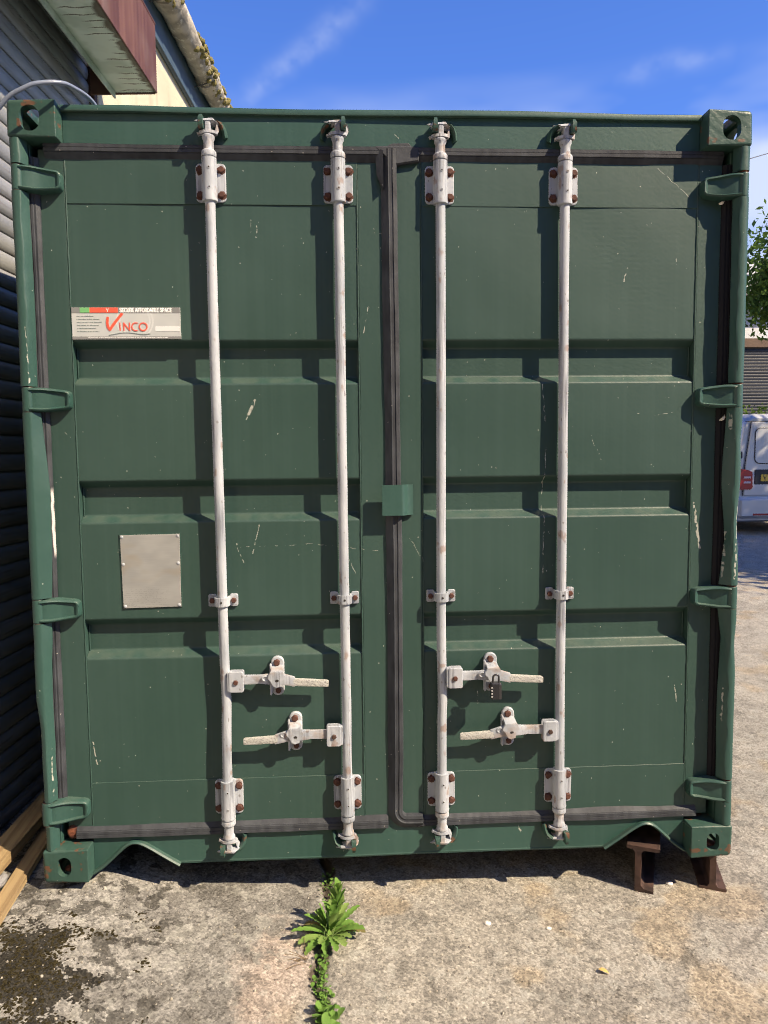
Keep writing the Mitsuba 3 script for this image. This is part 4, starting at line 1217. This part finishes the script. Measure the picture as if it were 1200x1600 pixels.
dead = thing('dead_weed', 'dry brown twiggy dead weed lying left of the concrete joint', 'weed')
for k in range(9):
    a0 = np.array([wx - .075 + rg.normal(0, .006), wy - .115 + rg.normal(0, .006), gz(wx - .07, wy - .11) + .003])
    az = rg.uniform(1.6, 4.2)
    L = rg.uniform(.03, .085)
    a1 = a0 + [L * math.cos(az), L * math.sin(az), rg.uniform(.002, .03)]
    mid_ = (a0 + a1) / 2 + [rg.normal(0, .008), rg.normal(0, .008), .008]
    add('stem', tube([a0 * (1 - t) ** 2 + 2 * t * (1 - t) * mid_ + t * t * a1 for t in np.linspace(0, 1, 7)], .0008, 5), 'dead_stem', dead)


def round_leaf(r, rng):
    n = 9
    a = np.linspace(0, 2 * np.pi, n, endpoint=False)
    rad = r * (1 + .12 * np.cos(a)) * (1 - .10 * (np.arange(n) % 2))
    v = np.vstack([[(0, 0, 0)], np.stack([rad * np.cos(a), rad * np.sin(a) * .85, .25 * r * np.abs(np.sin(a)) + rng.uniform(-.1, .1, n) * r], 1)])
    f = [(0, 1 + i, 1 + (i + 1) % n) for i in range(n)]
    return trimesh.Trimesh(v, f, process=False)


def creeper(y0, y1, n, rmin, rmax, spread, label, hmax):
    k = thing('creeping_weed', label, 'weed', 'creeping weeds along the concrete joint')
    for i in range(n):
        y = rg.uniform(y0, y1)
        x = float(crack_x(y)) + .008 + rg.normal(0, spread)
        z = gz(x, y) + rg.uniform(.006, hmax)
        m = round_leaf(rg.uniform(rmin, rmax), rg)
        m.apply_transform(trimesh.transformations.rotation_matrix(rg.uniform(-.7, .7), [1, 0, 0]))
        m.apply_transform(trimesh.transformations.rotation_matrix(rg.uniform(-.7, .3), [0, 1, 0]))
        m.apply_transform(trimesh.transformations.rotation_matrix(rg.uniform(0, 6.28), [0, 0, 1]))
        add('leaf', moved(m, x, y, z), 'clover_leaf' if rg.random() < .7 else 'weed_leaf', k, True)
        if i % 3 == 0:
            add('stem', tube([(float(crack_x(y)) + .004, y + .01, gz(float(crack_x(y)), y)), (x, y, z)], .0008, 5), 'stem', k)


creeper(-.47, -.25, 120, .004, .009, .013, 'small-leaved pale green creeping weed along the middle of the concrete joint', .028)
creeper(-.68, -.47, 95, .009, .020, .018, 'round-leaved green weed in the concrete joint at the bottom edge of the photo', .040)
creeper(.02, .20, 40, .004, .008, .02, 'tiny shaded weed in the joint under the container', .025)

# litter
for q, (lx, ly, lz, sz_, rz_, lb) in enumerate(((1.168, .040, 1.592, .030, 2.2, 'dry pale leaf caught under the second hinge of the right door'), (1.190, .024, 1.583, .024, .6, 'curled buff leaf scrap wedged behind the right corner post below the second hinge'), (1.165, .045, .905, .022, 1.4, 'little pale leaf scrap under the third hinge of the right door'), (1.150, .048, 2.318, .022, 2.6, 'tiny buff leaf scrap under the top hinge of the right door'))):
    m = leaf_mesh(sz_, sz_ * .3, 1.6, .05, rg)
    m.apply_transform(trimesh.transformations.rotation_matrix(1.1, [1, 0, 0]))
    m.apply_transform(trimesh.transformations.rotation_matrix(rz_, [0, 1, 0]))
    single('dry_leaf', moved(m, lx, ly, lz), 'pebble_white', lb, 'leaf', True, 'leaf scraps caught at the right door hinges')
dl = leaf_mesh(.034, .010, .9, .05, rg)
dl.apply_transform(trimesh.transformations.rotation_matrix(2.6, [0, 0, 1]))
single('dry_leaf', moved(dl, .632, -.372, gz(.63, -.37) + .004), 'dry_leaf', 'curled yellow dead leaf lying on the concrete', 'leaf', True)
sg = leaf_mesh(.05, .012, .6, .05, rg)
sg.apply_transform(trimesh.transformations.rotation_matrix(.9, [0, 0, 1]))
single('green_leaf', moved(sg, .0, -.628, gz(0, -.62) + .006), 'clover_leaf', 'single pale green leaf at the bottom edge of the concrete', 'leaf', True)
pebs = []
for nm, x, y, r, lb in (('pebble', .303, -.115, .011, 'white chip of stone on the concrete nearest the weed'), ('pebble', .505, -.150, .009, 'flat white stone chip in the middle of the right concrete'), ('pebble', 1.035, .10, .013, 'white pebble between the two rusty beams')):
    m = trimesh.creation.icosphere(2, r); m.vertices *= .8 + .4 * meshkit.noise(np.array(m.vertices) * 200, 3)[:, None]; m.apply_scale([1, .8, .5])
    single(nm, moved(m, x, y, gz(x, y) + r * .3), 'pebble_white', lb, 'pebble', True, 'pale stone chips on the concrete')
gr = []
for k in range(1500):
    x, y = RNG.uniform(-1.25, 1.6), RNG.uniform(-.75, .22)
    r = abs(RNG.normal(0, .0013)) + .0009
    m = trimesh.creation.icosphere(0, r)
    m.vertices *= .6 + .8 * RNG.random((len(m.vertices), 1))
    gr.append(moved(m, x, y, gz(x, y) + r * .4))
mt = []
for k in range(5200):
    x, y = RNG.uniform(-1.32, -.72), RNG.uniform(-.78, -.06)
    w_ = np.clip((-.98 - .22 * (y + .30) - x) / .22 + .5, 0, 1) * np.clip((-y - .14) / .12, 0, 1)
    if meshkit.fbm(np.array([[x * 15, y * 15, 3.3]]), 4, 31)[0] + .30 * w_ < .66:
        continue
    r = RNG.uniform(.0018, .0050)
    m = trimesh.creation.icosphere(0, r)
    m.vertices *= (.5 + RNG.random((len(m.vertices), 1))) * [1.3, 1.3, .55]
    mt.append(moved(m, x, y, gz(x, y) + r * .12))
single('moss', cat(mt), 'moss_felt', 'dark crumbly moss spreading over the concrete at the bottom left', 'moss', kind='stuff')
kk = single('grit', cat(gr), 'gutter_stone', 'loose grit scattered over the concrete', 'grit', kind='stuff')
crumple = trimesh.creation.icosphere(3, 1)
crumple.vertices *= .6 + .8 * meshkit.fbm(np.array(crumple.vertices) * 2.3, 3, 6)[:, None]
crumple.apply_scale([.012, .040, .016])
single('plastic_bag', moved(crumple, -1.372, .03, .0), 'bag_white', 'scrap of crumpled white plastic between the timber battens', 'plastic', True)

# ------------------------------------------------------------------ right-hand background
# silver van, seen from behind
vn = thing('parked_van', 'silver panel van parked with its rear towards the container', 'van')
VX, VY, VZ = 6.12, 9.0, .10
VW, VH, VL = 1.90, 1.93, 4.95


def vsec(y, w, zb, zt, inset, tum):
    pts = []
    hw = w / 2
    for (a, z) in [(hw - .04, zb), (hw, zb + .06), (hw + .0, zb + .30), (hw, .95), (hw - .02, 1.05), (hw - tum, zt - .16), (hw - tum - .05, zt - .05), (hw - tum - .16, zt)]:
        pts.append((a, z))
    full = [(VX + VW / 2 + a, VY + y, VZ + z) for a, z in pts] + [(VX + VW / 2 - a, VY + y, VZ + z) for a, z in pts[::-1]]
    return full


rings = [vsec(.10, 1.78, .24, 1.80, 0, .10), vsec(.05, 1.84, .22, 1.86, 0, .10), vsec(.09, 1.88, .20, 1.91, 0, .10), vsec(.16, 1.90, .18, 1.935, 0, .11), vsec(1.0, 1.90, .16, 1.96, 0, .11), vsec(3.0, 1.90, .16, 1.96, 0, .11), vsec(3.3, 1.90, .16, 1.93, 0, .12), vsec(3.9, 1.90, .28, 1.45, 0, .12), vsec(4.1, 1.88, .28, 1.22, 0, .05), vsec(4.75, 1.80, .28, 1.02, 0, .04), vsec(4.93, 1.6, .32, .85, 0, .02)]
rings = [rings[1], rings[2], rings[3]] + rings[4:]
vb = loft(rings); vb.fix_normals()
body = add('body', vb, 'silver_paint', vn, 35)
x0 = VX
tg = add('tailgate', bprism(Polygon([(x0 + .13, VZ + .62), (x0 + 1.77, VZ + .62), (x0 + 1.75, VZ + 1.1), (x0 + 1.66, VZ + 1.80), (x0 + .24, VZ + 1.80), (x0 + .15, VZ + 1.1)]), VY + .018, VY + .10, .012), 'silver_paint', vn, 30)
add('window', bprism(rrect(x0 + .30, x0 + 1.60, VZ + 1.14, VZ + 1.70, .08), VY + .010, VY + .03, .004), 'silver_paint', tg)
add('window_seam', tube([(x0 + .95 + a, VY + .009, VZ + 1.42 + b) for a, b in np.array(rrect(-.655, .655, -.285, .285, .09).exterior.coords)], .006, 6, False), 'van_trim', tg)
add('seam', cat(tube([(x0 + .120, VY + .03, VZ + .62), (x0 + .142, VY + .03, VZ + 1.1), (x0 + .232, VY + .03, VZ + 1.81)], .006, 6), tube([(x0 + .13, VY + .03, VZ + 1.81), (x0 + 1.7, VY + .03, VZ + 1.81)], .006, 6)), 'van_trim', tg)
bp = add('bumper', cat(box(x0 + .015, x0 + 1.885, VY - .06, VY + .25, VZ + .25, VZ + .60, .05)), 'silver_paint', vn, 35)
add('number_recess', box(x0 + .30, x0 + 1.60, VY + .004, VY + .03, VZ + .80, VZ + 1.04, .012), 'van_trim', tg)
npl = add('number_plate', box(x0 + .40, x0 + .92, VY - .006, VY + .006, VZ + .85, VZ + .96, .004), 'plate_yellow', vn)
add('lettering', text('Y', x0 + .425, VZ + .867, .075, VY - .0065, .002, True), 'van_trim', npl)
for s, xl in ((0, x0 + .012), (1, x0 + 1.888)):
    q = (lambda a: xl + a) if s == 0 else (lambda a: xl - a)
    lp = Polygon([(q(-.012), VZ + .72), (q(.22), VZ + .72), (q(.25), VZ + .75), (q(.24), VZ + 1.0), (q(.17), VZ + 1.035), (q(-.010), VZ + 1.06)])
    tl = add('tail_light', prism(lp.convex_hull, VY - .012, VY + .16), 'lamp_red', vn)
    for dz in (.82, .90):
        add('lens', box(*sorted((q(.10), q(.215))), VY - .016, VY - .008, VZ + dz, VZ + dz + .03, .004), 'lamp_clear', tl)
add('reflector', box(x0 + .25, x0 + 1.65, VY - .066, VY - .05, VZ + .305, VZ + .335, .005), 'lamp_red', vn)
add('fuel_flap', box(x0 + .03, x0 + .11, VY + .035, VY + .06, VZ + 1.22, VZ + 1.33, .01), 'van_trim', vn)
for xx in (x0 + .14, x0 + 1.76):
    for yy in (.95, 3.95):
        ty = trimesh.creation.cylinder(.335, .22, sections=32)
        ty.apply_transform(trimesh.transformations.rotation_matrix(math.pi / 2, [0, 1, 0]))
        wk = add('wheel', moved(ty, xx, VY + yy, VZ + .325), 'tyre', vn, 30)
        rm = trimesh.creation.cylinder(.21, .226, sections=24)
        rm.apply_transform(trimesh.transformations.rotation_matrix(math.pi / 2, [0, 1, 0]))
        add('rim', moved(rm, xx, VY + yy, VZ + .325), 'wheel_rim', wk, 30)

# added brick block behind the viewpoint, keeps low sky light off the doors
ob = thing('brick_building', 'long dark brick block added behind the viewpoint to cut the sky light on the container doors', 'building')
OY = -9.0
ow = add('wall', cat(box(-16, 11, OY - 6, OY, -.3, 6.6, 0)), 'brick_dark', ob)
add('roof', hull([(-16.4, OY + .4, 6.6), (11.4, OY + .4, 6.6), (-16.4, OY - 6.4, 6.6), (11.4, OY - 6.4, 6.6), (-16.4, OY - 3, 8.4), (11.4, OY - 3, 8.4)]), 'roof_slate', ob)
for k in range(7):
    x0_ = -14.5 + k * 3.7
    if k in (2, 5):
        add('door', box(x0_, x0_ + 2.6, OY + .002, OY + .05, -.2, 3.2, .01), 'navy_shutter', ob)
    else:
        wn = add('window', box(x0_, x0_ + 1.8, OY + .002, OY + .04, 1.2, 2.9, .01), 'van_trim', ob)
        for q in range(2):
            add('pane', box(x0_ + .06 + q * .87, x0_ + .87 + q * .87, OY + .041, OY + .045, 1.28, 2.82, .001), 'van_glass', wn)

# garage with dark shutter and pale weatherboards
gb = thing('garage_building', 'garage with a dark roller shutter below pale weatherboards, behind the van', 'building')
GY = 15.0
gw = add('wall', cat(box(4.5, 8.2, GY, GY + .3, -.1, 5.0, 0), box(13.5, 18, GY, GY + .3, -.1, 5.0, 0), box(8.2, 13.5, GY + .05, GY + .3, 4.05, 5.0, 0), box(4.5, 4.8, GY + .3, GY + 8, -.1, 5, 0), box(17.7, 18, GY + .3, GY + 8, -.1, 5, 0)), 'brick_dark', gb)
for k in range(6):
    z = 4.12 + k * .30
    m = hull([(4.4, GY - .012, z + .305), (18.1, GY - .012, z + .305), (4.4, GY - .040, z), (18.1, GY - .040, z), (4.4, GY + .0, z), (18.1, GY + .0, z), (4.4, GY, z + .305), (18.1, GY, z + .305)])
    add('cladding_board', m, 'cladding_paint', gw)
lin = add('lintel', box(8.1, 13.6, GY - .06, GY + .1, 3.90, 4.11, .01), 'brick_dark', gb)
zs = np.arange(-.1, 3.92, .0125)
yy = GY + .02 - .006 * np.abs(np.sin((zs + .1) / .075 * np.pi)) ** .6
sp_ = [(float(a), float(b)) for a, b in zip(yy, zs)] + [(GY + .08, 3.92), (GY + .08, -.1)]
add('roller_shutter', extrude_x(Polygon(sp_), 8.2, 13.5), 'navy_shutter', gb)
add('roof', hull([(4.0, GY - .4, 5.0), (18.4, GY - .4, 5.0), (4.0, GY + 4, 7.0), (18.4, GY + 4, 7.0), (4.0, GY + 8.4, 5.0), (18.4, GY + 8.4, 5.0)]), 'roof_slate', gb)


def tree(x, y, zg, zt, rc, rz, cz, nleaf, size, seed, label, squash=1.0):
    r = np.random.default_rng(seed)
    k = thing('tree', label, 'tree')
    tr = [tube([(x, y, zg - .1), (x + .05, y, zg + (cz - zg) * .4), (x - .06, y + .05, cz - rz * .4), (x, y, cz + rz * .3)], [.16, .13, .10, .05], 10)]
    cl = []
    for q in range(26):
        d = r.normal(size=3); d /= np.linalg.norm(d)
        rad = r.uniform(.35, .95)
        cl.append(np.array([x, y, cz]) + d * rad * [rc, rc, rz])
    for c in cl[:14]:
        s = np.array([x, y, cz - rz * r.uniform(.1, .6)])
        tr.append(tube([s, (s + c) / 2 + [0, 0, .12], c], [.05, .03, .012], 6))
    add('trunk', cat(tr), 'bark', k, True)
    cen = np.array(cl)[r.integers(0, len(cl), nleaf)]
    g = r.normal(size=(nleaf, 3)) * [rc * .25, rc * .25, rz * .24]
    p = cen + g
    a, b = r.normal(size=(nleaf, 3)), r.normal(size=(nleaf, 3))
    a /= np.linalg.norm(a, axis=1, keepdims=True)
    b = np.cross(a, b); b /= np.linalg.norm(b, axis=1, keepdims=True)
    s = size * r.uniform(.6, 1.3, (nleaf, 1))
    q0, q1, q2, q3 = p - a * s, p + b * s * .45, p + a * s, p - b * s * .45
    v = np.stack([q0, q1, q2, q3], 1).reshape(-1, 3)
    i = np.arange(nleaf) * 4
    f = np.vstack([np.stack([i, i + 1, i + 2], 1), np.stack([i, i + 2, i + 3], 1)])
    add('crown', trimesh.Trimesh(v, f, process=False), 'tree_leaf', k)


tree(9.35, 12.6, 0.1, 6.6, 1.30, 1.15, 5.15, 11000, .075, 51, 'dense dark green tree overhanging the shutter garage behind the van')
tree(9.0, 5.2, 0.0, 7, 2.3, 2.0, 4.6, 13000, .12, 52, 'broad leafy tree out of view, shading the yard beside the van')  # out of view to the right, placed to shade the yard and van
# overhead wire
single('overhead_wire', tube([(2.2, 6.5, 4.15), (5.0, 8.5, 5.5), (9.5, 12.0, 7.6)], .008, 6), 'wire_grey', 'thin dark overhead wire rising to the right beside the tree', 'wire', True)
# scrubby plants in front of the garage
kb = thing('shrub', 'low dark shrub along the foot of the garage behind the van roof', 'shrub')
r_ = np.random.default_rng(77)
n_ = 5000
p = np.stack([r_.uniform(8.0, 12.5, n_), 13.9 + r_.normal(0, .25, n_), .1 + r_.uniform(0, 1, n_) ** .7 * (2.15 + .25 * np.sin(r_.uniform(0, 6, n_)))], 1)
a, b = r_.normal(size=(n_, 3)), r_.normal(size=(n_, 3))
a /= np.linalg.norm(a, axis=1, keepdims=True); b = np.cross(a, b); b /= np.linalg.norm(b, axis=1, keepdims=True)
s = .06 * r_.uniform(.6, 1.4, (n_, 1))
v = np.stack([p - a * s, p + b * s * .5, p + a * s, p - b * s * .5], 1).reshape(-1, 3)
i = np.arange(n_) * 4
add('foliage', trimesh.Trimesh(v, np.vstack([np.stack([i, i + 1, i + 2], 1), np.stack([i, i + 2, i + 3], 1)]), process=False), 'tree_leaf', kb)
